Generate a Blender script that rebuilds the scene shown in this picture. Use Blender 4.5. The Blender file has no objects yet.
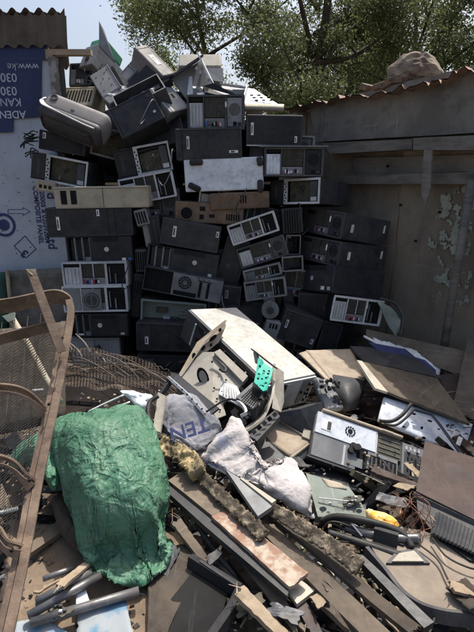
import bpy, bmesh, math, random
import numpy as np
from mathutils import Vector, Matrix, noise
R = math.radians
random.seed(7); np.random.seed(7)
scene = bpy.context.scene
COL = scene.collection
# ------------------------------------------------------------------ camera
CAM = Vector((0, 0, 1.7)); PITCH = R(16); F = 460.0
FW = Vector((0, math.cos(PITCH), -math.sin(PITCH))); UP = Vector((0, math.sin(PITCH), math.cos(PITCH))); RT = Vector((1, 0, 0))
def ray(px, py): return FW + RT*((px-237)/F) - UP*((py-316)/F)
def P(px, py, d): return CAM + ray(px, py)*d
def PY(px, py, Y):
    r = ray(px, py); return CAM + r*(Y/r.y)
def G(px, py, h=0.0):                       # point on the debris surface (gently sloping), h above it
    r = ray(px, py)
    t = (0.60 + h - CAM.z)/(r.z - 0.055*r.y); return CAM + r*t
cam = bpy.data.objects.new('camera', bpy.data.cameras.new('camera'))
COL.objects.link(cam); cam.location = CAM; cam.rotation_euler = (R(90)-PITCH, 0, 0)
cam.data.sensor_fit = 'HORIZONTAL'; cam.data.sensor_width = 36; cam.data.lens = 36*F/474
cam.data.clip_end = 500; cam.data.clip_start = 0.02
scene.camera = cam
# ------------------------------------------------------------------ materials
MATS = {}
def mat(name, c1, c2=None, scale=6, rough=.6, metal=0.0, bump=.15, lo=.42, hi=.62, grime=.35, gcol=(.10,.085,.07), dust=.0,
        dcol=(.30,.26,.21), stretch=(1,1,1), spec=.4, fine=60, scr=.30, crum=0, crst=1.0, var=.15):
    m = bpy.data.materials.new(name); m.use_nodes = True
    nt = m.node_tree; N = nt.nodes; L = nt.links; b = N['Principled BSDF']
    tc = N.new('ShaderNodeTexCoord'); mp = N.new('ShaderNodeMapping'); mp.inputs['Scale'].default_value = stretch
    oi = N.new('ShaderNodeObjectInfo'); ad = N.new('ShaderNodeVectorMath'); ad.operation = 'ADD'
    sc = N.new('ShaderNodeVectorMath'); sc.operation = 'SCALE'; sc.inputs['Scale'].default_value = 13.0
    cmb = N.new('ShaderNodeCombineXYZ')
    L.new(oi.outputs['Random'], cmb.inputs[0]); L.new(oi.outputs['Random'], cmb.inputs[1])
    L.new(cmb.outputs[0], sc.inputs[0]); L.new(tc.outputs['Object'], ad.inputs[0]); L.new(sc.outputs[0], ad.inputs[1])
    L.new(ad.outputs[0], mp.inputs['Vector'])
    def noi(s, det=6, ro=.6):
        n = N.new('ShaderNodeTexNoise'); n.inputs['Scale'].default_value = s; n.inputs['Detail'].default_value = det
        n.inputs['Roughness'].default_value = ro; L.new(mp.outputs[0], n.inputs['Vector']); return n
    def ramp(src, a, c):
        r = N.new('ShaderNodeMapRange'); r.inputs['From Min'].default_value = a; r.inputs['From Max'].default_value = c
        L.new(src, r.inputs['Value']); return r.outputs[0]
    def mix(fac, a, c, fmul=1.0):
        x = N.new('ShaderNodeMix'); x.data_type = 'RGBA'
        if fmul != 1.0:
            mm = N.new('ShaderNodeMath'); mm.operation = 'MULTIPLY'; mm.inputs[1].default_value = fmul; L.new(fac, mm.inputs[0]); fac = mm.outputs[0]
        L.new(fac, x.inputs['Factor'])
        for sock, v in (('A', a), ('B', c)):
            s = [i for i in x.inputs if i.name == sock and i.type == 'RGBA'][0]
            if isinstance(v, tuple): s.default_value = (*v, 1)
            else: L.new(v, s)
        return [o for o in x.outputs if o.type == 'RGBA'][0]
    n1 = noi(scale); col = mix(ramp(n1.outputs['Fac'], lo, hi), tuple(c1), tuple(c2 if c2 else [x*.75 for x in c1]))
    n2 = noi(scale*3.7, 8, .7)
    if grime: col = mix(ramp(n2.outputs['Fac'], .5, .72), col, tuple(gcol), grime)
    if dust:
        n3 = noi(scale*1.6+3, 8, .75); col = mix(ramp(n3.outputs['Fac'], .38, .7), col, tuple(dcol), dust)
    if scr:
        for si, sv in enumerate(((2.5, 3, 110), (95, 4, 3.5))):
            ms = N.new('ShaderNodeMapping'); ms.inputs['Scale'].default_value = sv; ms.inputs['Rotation'].default_value = (.3+si, .5, .4*si)
            L.new(ad.outputs[0], ms.inputs['Vector']); ns = N.new('ShaderNodeTexNoise'); ns.inputs['Scale'].default_value = 1.0; ns.inputs['Detail'].default_value = 3
            L.new(ms.outputs[0], ns.inputs['Vector'])
            mk = N.new('ShaderNodeMath'); mk.operation = 'MULTIPLY'; L.new(ramp(ns.outputs['Fac'], .64, .70), mk.inputs[0]); L.new(ramp(n2.outputs['Fac'], .40, .55), mk.inputs[1])
            lum = sum(c1)/3; k = 2.0 if lum < .25 else .55
            col = mix(mk.outputs[0], col, tuple(min(.8, x*k+(.035 if k > 1 else 0)) for x in c1), scr)
    hv = N.new('ShaderNodeHueSaturation'); vr = N.new('ShaderNodeMapRange'); vr.inputs['To Min'].default_value = 1-var*.6; vr.inputs['To Max'].default_value = 1+var*1.4
    L.new(oi.outputs['Random'], vr.inputs['Value']); L.new(vr.outputs[0], hv.inputs['Value']); L.new(col, hv.inputs['Color']); col = hv.outputs[0]
    L.new(col, b.inputs['Base Color'])
    rr = N.new('ShaderNodeMapRange'); rr.inputs['To Min'].default_value = max(.05, rough-.15); rr.inputs['To Max'].default_value = min(1, rough+.2)
    L.new(n2.outputs['Fac'], rr.inputs['Value']); L.new(rr.outputs[0], b.inputs['Roughness'])
    b.inputs['Metallic'].default_value = metal; b.inputs['Specular IOR Level'].default_value = spec
    if bump:
        n4 = noi(fine, 4, .6); bp = N.new('ShaderNodeBump'); bp.inputs['Strength'].default_value = bump; bp.inputs['Distance'].default_value = .004
        L.new(n4.outputs['Fac'], bp.inputs['Height'])
        if crum:
            prev = bp.outputs[0]
            for si, (cs, dd, sv) in enumerate(((crum*.35, .016, (1.3,1,.5)), (crum, .006, (1,1,.6)), (crum*.8, .005, (.45,1,1.2)))):
                mc = N.new('ShaderNodeMapping'); mc.inputs['Scale'].default_value = sv; mc.inputs['Rotation'].default_value = (.2*si, .5-.4*si, .3); L.new(ad.outputs[0], mc.inputs['Vector'])
                nn = N.new('ShaderNodeTexNoise'); nn.inputs['Scale'].default_value = cs; nn.inputs['Detail'].default_value = 2.5; nn.inputs['Distortion'].default_value = .9; L.new(mc.outputs[0], nn.inputs['Vector'])
                s1 = N.new('ShaderNodeMath'); s1.operation = 'SUBTRACT'; s1.inputs[1].default_value = .5; L.new(nn.outputs['Fac'], s1.inputs[0])
                s2 = N.new('ShaderNodeMath'); s2.operation = 'ABSOLUTE'; L.new(s1.outputs[0], s2.inputs[0])
                b2 = N.new('ShaderNodeBump'); b2.invert = True; b2.inputs['Strength'].default_value = .8; b2.inputs['Distance'].default_value = dd*3*crst; L.new(s2.outputs[0], b2.inputs['Height']); L.new(prev, b2.inputs['Normal']); prev = b2.outputs[0]
            L.new(prev, b.inputs['Normal'])
        else: L.new(bp.outputs[0], b.inputs['Normal'])
    MATS[name] = m; return m
BLK = mat('black_plastic', (.014,.016,.022), (.022,.024,.030), rough=.5, grime=.35, gcol=(.05,.046,.042), dust=.5, dcol=(.085,.078,.07), spec=.3, var=.7)
BLK2 = mat('black_metal', (.009,.010,.014), (.015,.016,.020), rough=.42, grime=.25, gcol=(.03,.028,.026), dust=.25, dcol=(.065,.06,.055), spec=.3, var=.6)
CHAR = mat('charcoal_plastic', (.032,.035,.040), (.045,.048,.053), rough=.5, dust=.35, dcol=(.12,.11,.098), spec=.3, var=.5)
VOID = mat('dark_interior', (.008,.008,.009), (.014,.014,.014), rough=.8, grime=.3, gcol=(.03,.026,.02), spec=.22)
SIL = mat('zinc_steel', (.62,.64,.66), (.44,.46,.48), rough=.5, metal=.15, grime=.35, gcol=(.16,.13,.10), dust=.25, dcol=(.30,.26,.22))
SILD = mat('dull_steel', (.24,.25,.26), (.15,.16,.17), rough=.55, metal=.2, grime=.4, gcol=(.08,.06,.05), dust=.3, dcol=(.18,.155,.13))
DST = mat('dark_steel', (.085,.09,.10), (.05,.055,.06), rough=.5, metal=.4, grime=.4, dust=.3, dcol=(.12,.10,.085), spec=.22)
BEI = mat('beige_plastic', (.42,.37,.28), (.33,.29,.21), rough=.6, grime=.45, gcol=(.13,.10,.07), dust=.3, dcol=(.30,.25,.19))
BEIP = mat('pale_plastic', (.40,.37,.31), (.30,.28,.24), rough=.55, grime=.4, gcol=(.16,.13,.1))
WHT = mat('white_painted_steel', (.47,.47,.445), (.37,.37,.34), scale=9, rough=.7, grime=.7, gcol=(.20,.165,.13), dust=.5, dcol=(.42,.38,.32))
WHT2 = mat('dusty_white_steel', (.74,.78,.84), (.60,.64,.70), scale=11, rough=.68, grime=.5, gcol=(.14,.13,.12))
GRY = mat('grey_plastic', (.19,.175,.17), (.16,.15,.15), rough=.62, grime=.25, gcol=(.10,.09,.085))
GRYL = mat('grey_panel', (.30,.31,.32), (.24,.25,.26), rough=.5, grime=.35, gcol=(.12,.11,.10), dust=.25)
STK = mat('paper_label', (.78,.78,.75), (.6,.6,.58), scale=40, rough=.6, grime=.3, gcol=(.2,.2,.2), bump=0)
STKC = mat('cream_label', (.72,.66,.50), (.6,.55,.42), scale=30, rough=.6, grime=.3, bump=0)
BDG = mat('badge_silver', (.62,.63,.64), (.5,.5,.52), rough=.35, metal=.4, grime=.2, bump=0)
BLU = mat('blue_plastic', (.06,.14,.42), rough=.5, bump=0); RED = mat('red_plastic', (.40,.05,.07), rough=.5, bump=0)
PUR = mat('purple_plastic', (.26,.08,.24), rough=.5, bump=0); GRN = mat('green_plastic', (.05,.26,.13), rough=.5, bump=0)
TEAL = mat('circuit_board_green', (.05,.52,.38), (.03,.40,.30), scale=20, rough=.4, grime=.35, gcol=(.02,.16,.10), fine=140)
OLIVE = mat('dusty_circuit_board', (.085,.082,.055), (.05,.05,.04), scale=14, rough=.7, grime=.6, gcol=(.20,.17,.13), dust=.4, dcol=(.13,.11,.08), spec=.22)
RUSTM = mat('rusty_plate', (.20,.125,.08), (.13,.09,.065), scale=10, rough=.8, grime=.6, gcol=(.05,.04,.035), dust=.35, dcol=(.28,.22,.16))
TAN = mat('tan_dusty_lid', (.42,.345,.26), (.32,.26,.195), scale=7, rough=.8, grime=.45, gcol=(.17,.13,.10))
WOOD = mat('weathered_wood', (.17,.135,.10), (.09,.074,.058), scale=7, stretch=(1,1,1), rough=.85, grime=.5, gcol=(.04,.034,.03), dust=.4, dcol=(.24,.20,.16), bump=.4, spec=.22)
WOODP = mat('pale_wood', (.34,.27,.19), (.25,.19,.13), scale=7, rough=.85, grime=.5, gcol=(.09,.07,.05), bump=.4)
RUSTPLK = mat('rust_and_cream_paint', (.40,.34,.27), (.25,.15,.105), scale=22, lo=.42, hi=.56, rough=.8, grime=.3, gcol=(.25,.11,.06), bump=.4)
CREAM = mat('cream_paint', (.46,.42,.34), (.36,.33,.27), scale=10, rough=.7, grime=.3)
FRM = mat('rusty_brown_frame', (.105,.072,.052), (.21,.15,.105), scale=14, rough=.7, grime=.5, gcol=(.05,.035,.028), dust=.2, dcol=(.33,.25,.18), bump=.4)
WIRE = mat('rusty_wire', (.17,.13,.095), (.10,.075,.055), scale=20, rough=.7, bump=0)
WIREL = mat('galvanised_wire', (.21,.18,.145), (.11,.09,.07), scale=20, rough=.6, bump=0)
COPPER = mat('copper_wire', (.22,.095,.06), (.14,.065,.045), scale=30, rough=.4, metal=.4, bump=0)
GSACK = mat('green_tarp', (.065,.20,.12), (.04,.145,.088), scale=5, rough=.5, grime=.5, gcol=(.17,.22,.16), dust=.6, dcol=(.17,.29,.20), bump=.35, fine=70, crum=26, scr=.2)
WSACK = mat('white_sack', (.50,.465,.45), (.39,.365,.36), scale=9, rough=.7, grime=.3, gcol=(.36,.31,.26), bump=.3, fine=70, crum=20, crst=.4, scr=.2)
DSACK = mat('slate_sack', (.27,.27,.30), (.20,.205,.23), scale=9, rough=.7, grime=.4, gcol=(.24,.23,.23), bump=.3, crum=18, crst=.35, scr=.2)
NAVY = mat('navy_print', (.025,.035,.12), (.035,.05,.15), scale=20, rough=.6, grime=.3, gcol=(.12,.13,.2), bump=0)
CLOTH = mat('tan_cloth', (.25,.185,.125), (.18,.135,.095), scale=9, rough=.9, grime=.5, gcol=(.13,.10,.075), bump=.6, fine=80)
FADE = mat('faded_slate_print', (.30,.31,.37), (.24,.25,.31), scale=15, rough=.8, grime=.4, gcol=(.4,.38,.36), bump=.3)
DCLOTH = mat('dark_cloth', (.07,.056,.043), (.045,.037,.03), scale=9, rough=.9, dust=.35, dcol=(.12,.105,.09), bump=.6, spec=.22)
INS = mat('foam_insulation', (.46,.36,.19), (.20,.16,.10), scale=22, lo=.40, hi=.6, rough=.95, grime=.5, gcol=(.035,.03,.027), bump=.9, fine=90)
INSD = mat('dirty_insulation', (.085,.07,.053), (.27,.225,.16), scale=30, lo=.5, hi=.62, rough=.95, grime=.5, gcol=(.02,.018,.015), bump=.9, fine=90, spec=.22)
BROWNP = mat('brown_enamel', (.055,.036,.033), (.04,.028,.027), scale=8, rough=.5, grime=.4, gcol=(.08,.06,.055), dust=.08, spec=.22)
RUB = mat('black_rubber', (.018,.018,.019), (.03,.03,.03), rough=.5, dust=.3, dcol=(.12,.11,.10), spec=.22)
PIPE = mat('blackened_pipe', (.19,.19,.195), (.10,.10,.105), scale=15, rough=.4, metal=.5, grime=.35, dust=.35, dcol=(.24,.22,.20))
YEL = mat('yellow_orange_plastic', (.85,.66,.30), (.80,.40,.06), scale=26, lo=.44, hi=.56, rough=.5, grime=.2, bump=.3)
PGREY = mat('grey_green_metal', (.235,.27,.235), (.19,.22,.195), scale=8, rough=.75, grime=.35, gcol=(.15,.15,.12), spec=.3)
BLUEPAP = mat('blue_printed_paper', (.12,.23,.33), (.28,.31,.33), scale=9, lo=.46, hi=.54, rough=.95, spec=.2, grime=.6, gcol=(.27,.25,.22), bump=.1)
DIRT = mat('dirt_ground', (.13,.10,.075), (.085,.066,.05), scale=3, rough=.95, grime=.6, gcol=(.04,.034,.028), bump=.9, fine=30)
PANEL = mat('printed_panel_white', (.40,.44,.50), (.34,.38,.44), scale=3, rough=.5, grime=.4, gcol=(.22,.22,.22), bump=.1)
BANN = mat('navy_banner', (.028,.045,.13), (.022,.035,.10), scale=4, rough=.55, grime=.25, gcol=(.06,.06,.10), bump=.1)
CORR = mat('brown_corrugated_iron', (.10,.085,.075), (.065,.055,.05), scale=4, rough=.75, grime=.5, gcol=(.035,.03,.027), dust=.2, bump=.3)
CORRR = mat('rusty_roof_iron', (.24,.15,.11), (.13,.085,.068), scale=5, rough=.8, grime=.5, gcol=(.09,.06,.05), dust=.3, dcol=(.42,.33,.27), bump=.3)
WALLM = mat('grimy_wall_sheet', (.235,.19,.14), (.14,.115,.088), scale=3, stretch=(1,1,.45), rough=.7, grime=.55, gcol=(.07,.058,.048), dust=.4, dcol=(.34,.30,.24), bump=.4)
WALLT = mat('grimy_fascia', (.22,.20,.175), (.14,.128,.11), scale=4, rough=.7, grime=.6, gcol=(.05,.047,.045), bump=.3)
BEAM = mat('grey_timber_beam', (.17,.155,.135), (.10,.09,.08), scale=6, stretch=(.5,.5,2), rough=.85, grime=.6, gcol=(.035,.03,.028), dust=.35, dcol=(.32,.29,.26), bump=.5)
STONE = mat('pale_stone', (.30,.24,.18), (.15,.115,.085), scale=9, rough=.95, grime=.7, gcol=(.07,.055,.045), bump=1.0, fine=35)
BARK = mat('bark', (.085,.07,.055), (.05,.042,.035), scale=6, rough=.95, bump=.8)
def leafmat(name, c1, c2):
    m = mat(name, c1, c2, scale=1.2, rough=.5, grime=.25, gcol=tuple(x*.6 for x in c1), bump=0, lo=.35, hi=.65)
    b = m.node_tree.nodes['Principled BSDF']; b.inputs['Transmission Weight'].default_value = 0
    nt = m.node_tree; tr = nt.nodes.new('ShaderNodeBsdfTranslucent'); ms = nt.nodes.new('ShaderNodeMixShader'); ms.inputs[0].default_value = .55
    src = b.inputs['Base Color'].links[0].from_socket
    nt.links.new(src, tr.inputs[0]); nt.links.new(b.outputs[0], ms.inputs[1]); nt.links.new(tr.outputs[0], ms.inputs[2])
    nt.links.new(ms.outputs[0], nt.nodes['Material Output'].inputs[0]); return m
LEAF1 = leafmat('leaf_olive', (.19,.21,.09), (.12,.15,.06))
LEAF2 = leafmat('leaf_dark', (.13,.155,.065), (.085,.11,.045))
# ------------------------------------------------------------------ mesh builder
class MB:
    def __init__(s): s.v = []; s.f = []; s.m = []; s.mats = []; s.sm = []
    def mi(s, m):
        if m not in s.mats: s.mats.append(m)
        return s.mats.index(m)
    def add(s, vs, fs, m, smooth=False, M=None):
        o = len(s.v); k = s.mi(m)
        for v in vs:
            v = Vector(v); s.v.append(M @ v if M else v)
        for f in fs: s.f.append([i+o for i in f]); s.m.append(k); s.sm.append(smooth)
        return s
    def box(s, x0, x1, y0, y1, z0, z1, m, M=None):
        vs = [(x0,y0,z0),(x1,y0,z0),(x1,y1,z0),(x0,y1,z0),(x0,y0,z1),(x1,y0,z1),(x1,y1,z1),(x0,y1,z1)]
        return s.add(vs, [(0,3,2,1),(4,5,6,7),(0,1,5,4),(1,2,6,5),(2,3,7,6),(3,0,4,7)], m, False, M)
    def bbox(s, x0, x1, y0, y1, z0, z1, m, bev=.006, seg=2, M=None, smooth=False):
        bm = bmesh.new(); bmesh.ops.create_cube(bm, size=1)
        for v in bm.verts: v.co = Vector(((x0+x1)/2+v.co.x*(x1-x0), (y0+y1)/2+v.co.y*(y1-y0), (z0+z1)/2+v.co.z*(z1-z0)))
        bmesh.ops.bevel(bm, geom=bm.edges[:], offset=bev, segments=seg, affect='EDGES', profile=.5)
        bm.verts.index_update(); s.add([v.co.copy() for v in bm.verts], [[v.index for v in f.verts] for f in bm.faces], m, smooth, M); bm.free(); return s
    def disc(s, x, z, r, y0, y1, m, n=20, M=None):   # cylinder along local y
        vs = []; 
        for y in (y0, y1):
            for k in range(n): a = 2*math.pi*k/n; vs.append((x+r*math.cos(a), y, z+r*math.sin(a)))
        fs = [tuple(range(n-1,-1,-1)), tuple(range(n, 2*n))]+[(k, (k+1)%n, n+(k+1)%n, n+k) for k in range(n)]
        return s.add(vs, fs, m, False, M)
    def ring(s, x, z, r0, r1, y0, y1, m, n=24, M=None):
        vs = []
        for y in (y0, y1):
            for r in (r0, r1):
                for k in range(n): a = 2*math.pi*k/n; vs.append((x+r*math.cos(a), y, z+r*math.sin(a)))
        fs = []
        for k in range(n):
            j = (k+1)%n
            fs += [(k, j, n+j, n+k), (2*n+k, 3*n+k, 3*n+j, 2*n+j), (n+k, n+j, 3*n+j, 3*n+k), (k, 2*n+k, 2*n+j, j)]
        return s.add(vs, fs, m, False, M)
    def slab(s, pts, t, m):                          # polygon thickened away from the viewer
        pts = [Vector(p) for p in pts]; n = Vector((0,0,0)); c = sum(pts, Vector())/len(pts)
        for i in range(len(pts)): n += (pts[i]-c).cross(pts[(i+1)%len(pts)]-c)
        n.normalize()
        if n.dot(CAM-c) < 0: n = -n
        k = len(pts); vs = pts+[p-n*t for p in pts]
        return s.add(vs, [tuple(range(k)), tuple(range(2*k-1,k-1,-1))]+[(i,(i+1)%k,k+(i+1)%k,k+i) for i in range(k)], m)
    def sheet(s, q, nx, ny, t, m, amp=.0, freq=6, seed=0, smooth=True, edge=0.0):   # quad corners TL TR BR BL, bent by noise
        q = [Vector(p) for p in q]; n = (q[1]-q[0]).cross(q[3]-q[0]).normalized()
        if n.dot(CAM-q[0]) < 0: n = -n
        A = []; B = []
        for j in range(ny+1):
            for i in range(nx+1):
                u, v = i/nx, j/ny
                if edge:
                    if j in (0, ny): v += edge*noise.noise(Vector((i*.7, seed+j, 1)))
                    if i in (0, nx): u += edge*noise.noise(Vector((j*.7, seed+i, 7)))
                p = (q[0]*(1-u)+q[1]*u)*(1-v)+(q[3]*(1-u)+q[2]*u)*v
                h = amp*(noise.noise(p*freq+Vector((seed*3.1,0,0)))+.5*noise.noise(p*freq*2.3+Vector((0,seed*1.7,0))))
                A.append(p+n*h); B.append(p+n*h-n*t)
        W = nx+1; o = len(A); fs = []
        for j in range(ny):
            for i in range(nx):
                a = j*W+i; fs.append((a, a+1, a+W+1, a+W)); fs.append((o+a, o+a+W, o+a+W+1, o+a+1))
        for i in range(nx): fs.append((i, o+i, o+i+1, i+1)); a = ny*W+i; fs.append((a, a+1, o+a+1, o+a))
        for j in range(ny): a = j*W; fs.append((a, a+W, o+a+W, o+a)); a = j*W+nx; fs.append((a, o+a, o+a+W, a+W))
        return s.add(A+B, fs, m, smooth)
    def tube(s, pts, r, m, n=8, closed=True):
        pts = [Vector(p) for p in pts]; k = len(pts); rs = r if isinstance(r, (list, tuple)) else [r]*k
        vs = []; ref = None
        for i, p in enumerate(pts):
            t = (pts[min(i+1,k-1)]-pts[max(i-1,0)])
            t = t.normalized() if t.length > 1e-9 else Vector((0,0,1))
            if ref is None: ref = t.orthogonal().normalized()
            ref = (ref-t*ref.dot(t)); ref = ref.normalized() if ref.length > 1e-6 else t.orthogonal().normalized()
            b = t.cross(ref)
            for j in range(n): a = 2*math.pi*j/n; vs.append(p+(ref*math.cos(a)+b*math.sin(a))*rs[i])
        fs = [(i*n+j, i*n+(j+1)%n, (i+1)*n+(j+1)%n, (i+1)*n+j) for i in range(k-1) for j in range(n)]
        if closed: fs += [tuple(range(n-1,-1,-1)), tuple(range((k-1)*n, k*n))]
        return s.add(vs, fs, m, n > 5)
    def strap(s, pts, wdir, w, t, m):                # flat bar along pts; wdir = direction of its width
        pts = [Vector(p) for p in pts]; vs = []; k = len(pts)
        for i, p in enumerate(pts):
            tg = (pts[min(i+1,k-1)]-pts[max(i-1,0)]).normalized()
            wd = wdir[i] if isinstance(wdir, list) else wdir
            wd = Vector(wd); wd = (wd-tg*wd.dot(tg)).normalized(); nn = tg.cross(wd)
            ww = w[i] if isinstance(w, list) else w
            for a, b in ((-1,-1),(1,-1),(1,1),(-1,1)): vs.append(p+wd*a*ww/2+nn*b*t/2)
        fs = [(i*4+j, i*4+(j+1)%4, (i+1)*4+(j+1)%4, (i+1)*4+j) for i in range(k-1) for j in range(4)]+[(3,2,1,0),(4*k-4,4*k-3,4*k-2,4*k-1)]
        return s.add(vs, fs, m)
    def build(s, name, parent=None, world=False, label=None):
        off = Vector((0,0,0)); me = bpy.data.meshes.new(name)
        vs = s.v; o = bpy.data.objects.new(name, me)
        if parent is not None:
            o.parent = parent
            if world:
                inv = parent.matrix_basis.inverted(); vs = [inv @ v for v in vs]
        elif world:
            lo = Vector([min(v[i] for v in vs) for i in range(3)]); hi = Vector([max(v[i] for v in vs) for i in range(3)])
            off = Vector(((lo.x+hi.x)/2, (lo.y+hi.y)/2, lo.z)); vs = [v-off for v in vs]; o.location = off
        me.from_pydata([tuple(v) for v in vs], [], s.f)
        for m in s.mats: me.materials.append(m)
        me.polygons.foreach_set('material_index', s.m); me.polygons.foreach_set('use_smooth', s.sm)
        me.update()
        bm = bmesh.new(); bm.from_mesh(me); bmesh.ops.recalc_face_normals(bm, faces=bm.faces[:]); bm.to_mesh(me); bm.free()
        COL.objects.link(o)
        if label: o['label'] = label
        return o
def tag(o, label, cat, group=None):
    o['label'] = label; o['category'] = cat; o['kind'] = 'thing'
    if group: o['group'] = group
    return o
def struct(o, kind='structure', label=None):
    o['kind'] = kind
    if label: o['label'] = label
    return o
def thing(name, label, cat, at=None, M=None, group=None):
    o = bpy.data.objects.new(name, None); COL.objects.link(o); o.empty_display_size = .05
    if M is not None: o.matrix_basis = M
    elif at is not None: o.location = at
    return tag(o, label, cat, group)
def smoothpath(pts, n=6):                            # Catmull-Rom
    pts = [Vector(p) for p in pts]; out = []
    q = [pts[0]*2-pts[1]]+pts+[pts[-1]*2-pts[-2]]
    for i in range(1, len(q)-2):
        for k in range(n):
            t = k/n; a, b, c, d = q[i-1], q[i], q[i+1], q[i+2]
            out.append(.5*((2*b)+(c-a)*t+(2*a-5*b+4*c-d)*t*t+(3*b-a-3*c+d)*t*t*t))
    out.append(pts[-1]); return out
def posed(c, e, d):
    return Matrix.Translation(c) @ Matrix.Rotation(R(e[2]),4,'Z') @ Matrix.Rotation(R(e[1]),4,'Y') @ Matrix.Rotation(R(e[0]),4,'X'), d[0], d[1]
def frame3(TL, TR, BL):                              # matrix of a face: x along TL-TR, z up the face, -y towards the viewer
    u = (TR-TL); w = u.length; x = u.normalized(); dn = BL-TL; dn = dn-x*dn.dot(x); h = dn.length; z = -dn.normalized(); y = z.cross(x)
    c = TL+u/2+dn/2
    M = Matrix((( x.x,y.x,z.x,c.x),(x.y,y.y,z.y,c.y),(x.z,y.z,z.z,c.z),(0,0,0,1)))
    return M, w, h
def quadframe(q, Y, yaw=0, tilt=0):
    (ax,ay),(bx,by),(cx,cy),(dx,dy) = q
    mx, my = (ax+bx+cx+dx)/4, (ay+by+cy+dy)/4
    c = PY(mx, my, Y); d = (c-CAM).dot(FW)
    wpx = (math.hypot(bx-ax, by-ay)+math.hypot(cx-dx, cy-dy))/2; hpx = (math.hypot(dx-ax, dy-ay)+math.hypot(cx-bx, cy-by))/2
    roll = math.atan2((by-ay)+(cy-dy), (bx-ax)+(cx-dx))
    w = wpx*d/F/math.cos(R(yaw)); h = hpx*d/F/math.cos(PITCH)*1.0
    M = Matrix.Translation(c) @ Matrix.Rotation(R(yaw),4,'Z') @ Matrix.Rotation(roll,4,'Y') @ Matrix.Rotation(R(tilt),4,'X')
    return M, w, h
def text_part(name, s, M, size, m, parent, align='LEFT', ext=.0006, bold=0.0):
    cu = bpy.data.curves.new(name, 'FONT'); cu.body = s; cu.size = size; cu.align_x = align; cu.extrude = ext; cu.offset = bold
    to = bpy.data.objects.new('tmp', cu); COL.objects.link(to)
    dg = bpy.context.evaluated_depsgraph_get(); me = bpy.data.meshes.new_from_object(to.evaluated_get(dg))
    bpy.data.objects.remove(to); me.materials.clear(); me.materials.append(m)
    me.transform(parent.matrix_basis.inverted() @ M if parent else M); o = bpy.data.objects.new(name, me); COL.objects.link(o); o.parent = parent; return o
# ------------------------------------------------------------------ discarded computers
class Case:
    def __init__(s, name, label, M, w, h, L, cat='computer case', group=None):
        s.w, s.h, s.L = w, h, L; s.root = thing(name, label, cat, M=M @ Matrix.Translation((0, 0, -h/2)), group=group)
        s.M = M; s.rnd = random.Random(label)
    def U(s, u): return -s.w/2+u*s.w
    def V(s, v): return -s.h/2+v*s.h
    def part(s, name, mb, parent=None, label=None):
        up = s.h/2
        mb.v = [v+Vector((0,0,up)) for v in mb.v]
        return mb.build(name, parent or s.root, label=label)
    def shell(s, m=BLK, bev=.007): s.part('shell', MB().bbox(-s.w/2, s.w/2, 0, s.L, -s.h/2, s.h/2, m, bev))
    def tub(s, m=BLK, depth=.03, t=.005, inner=VOID):
        w, h, L = s.w, s.h, s.L; b = MB()
        b.box(-w/2, w/2, depth, L, -h/2, h/2, m)
        b.box(-w/2, w/2, 0, depth-.0005, -h/2, -h/2+t, m); b.box(-w/2, w/2, 0, depth-.0005, h/2-t, h/2, m)
        b.box(-w/2, -w/2+t, 0, depth-.0005, -h/2+t, h/2-t, m); b.box(w/2-t, w/2, 0, depth-.0005, -h/2+t, h/2-t, m)
        b.box(-w/2+t, w/2-t, depth-.003, depth-.0004, -h/2+t, h/2-t, inner)
        s.part('shell', b)
    def labels(s, ls, m=STK):
        for (u, v, lw, lh) in ls:
            b = MB().box(s.U(u)-lw/2, s.U(u)+lw/2, -.0016, -.0002, s.V(v)-lh/2, s.V(v)+lh/2, m)
            b.box(s.U(u)-lw*.3, s.U(u)+lw*.1, -.0021, -.0017, s.V(v)-lh*.35, s.V(v)+lh*.30, CHAR)
            s.part('label_sticker', b)
    def screws(s, pts, r=.004, m=DST):
        b = MB()
        for u, v in pts: b.disc(s.U(u), s.V(v), r, -.002, .001, m, 8)
        s.part('screws', b)

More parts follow.
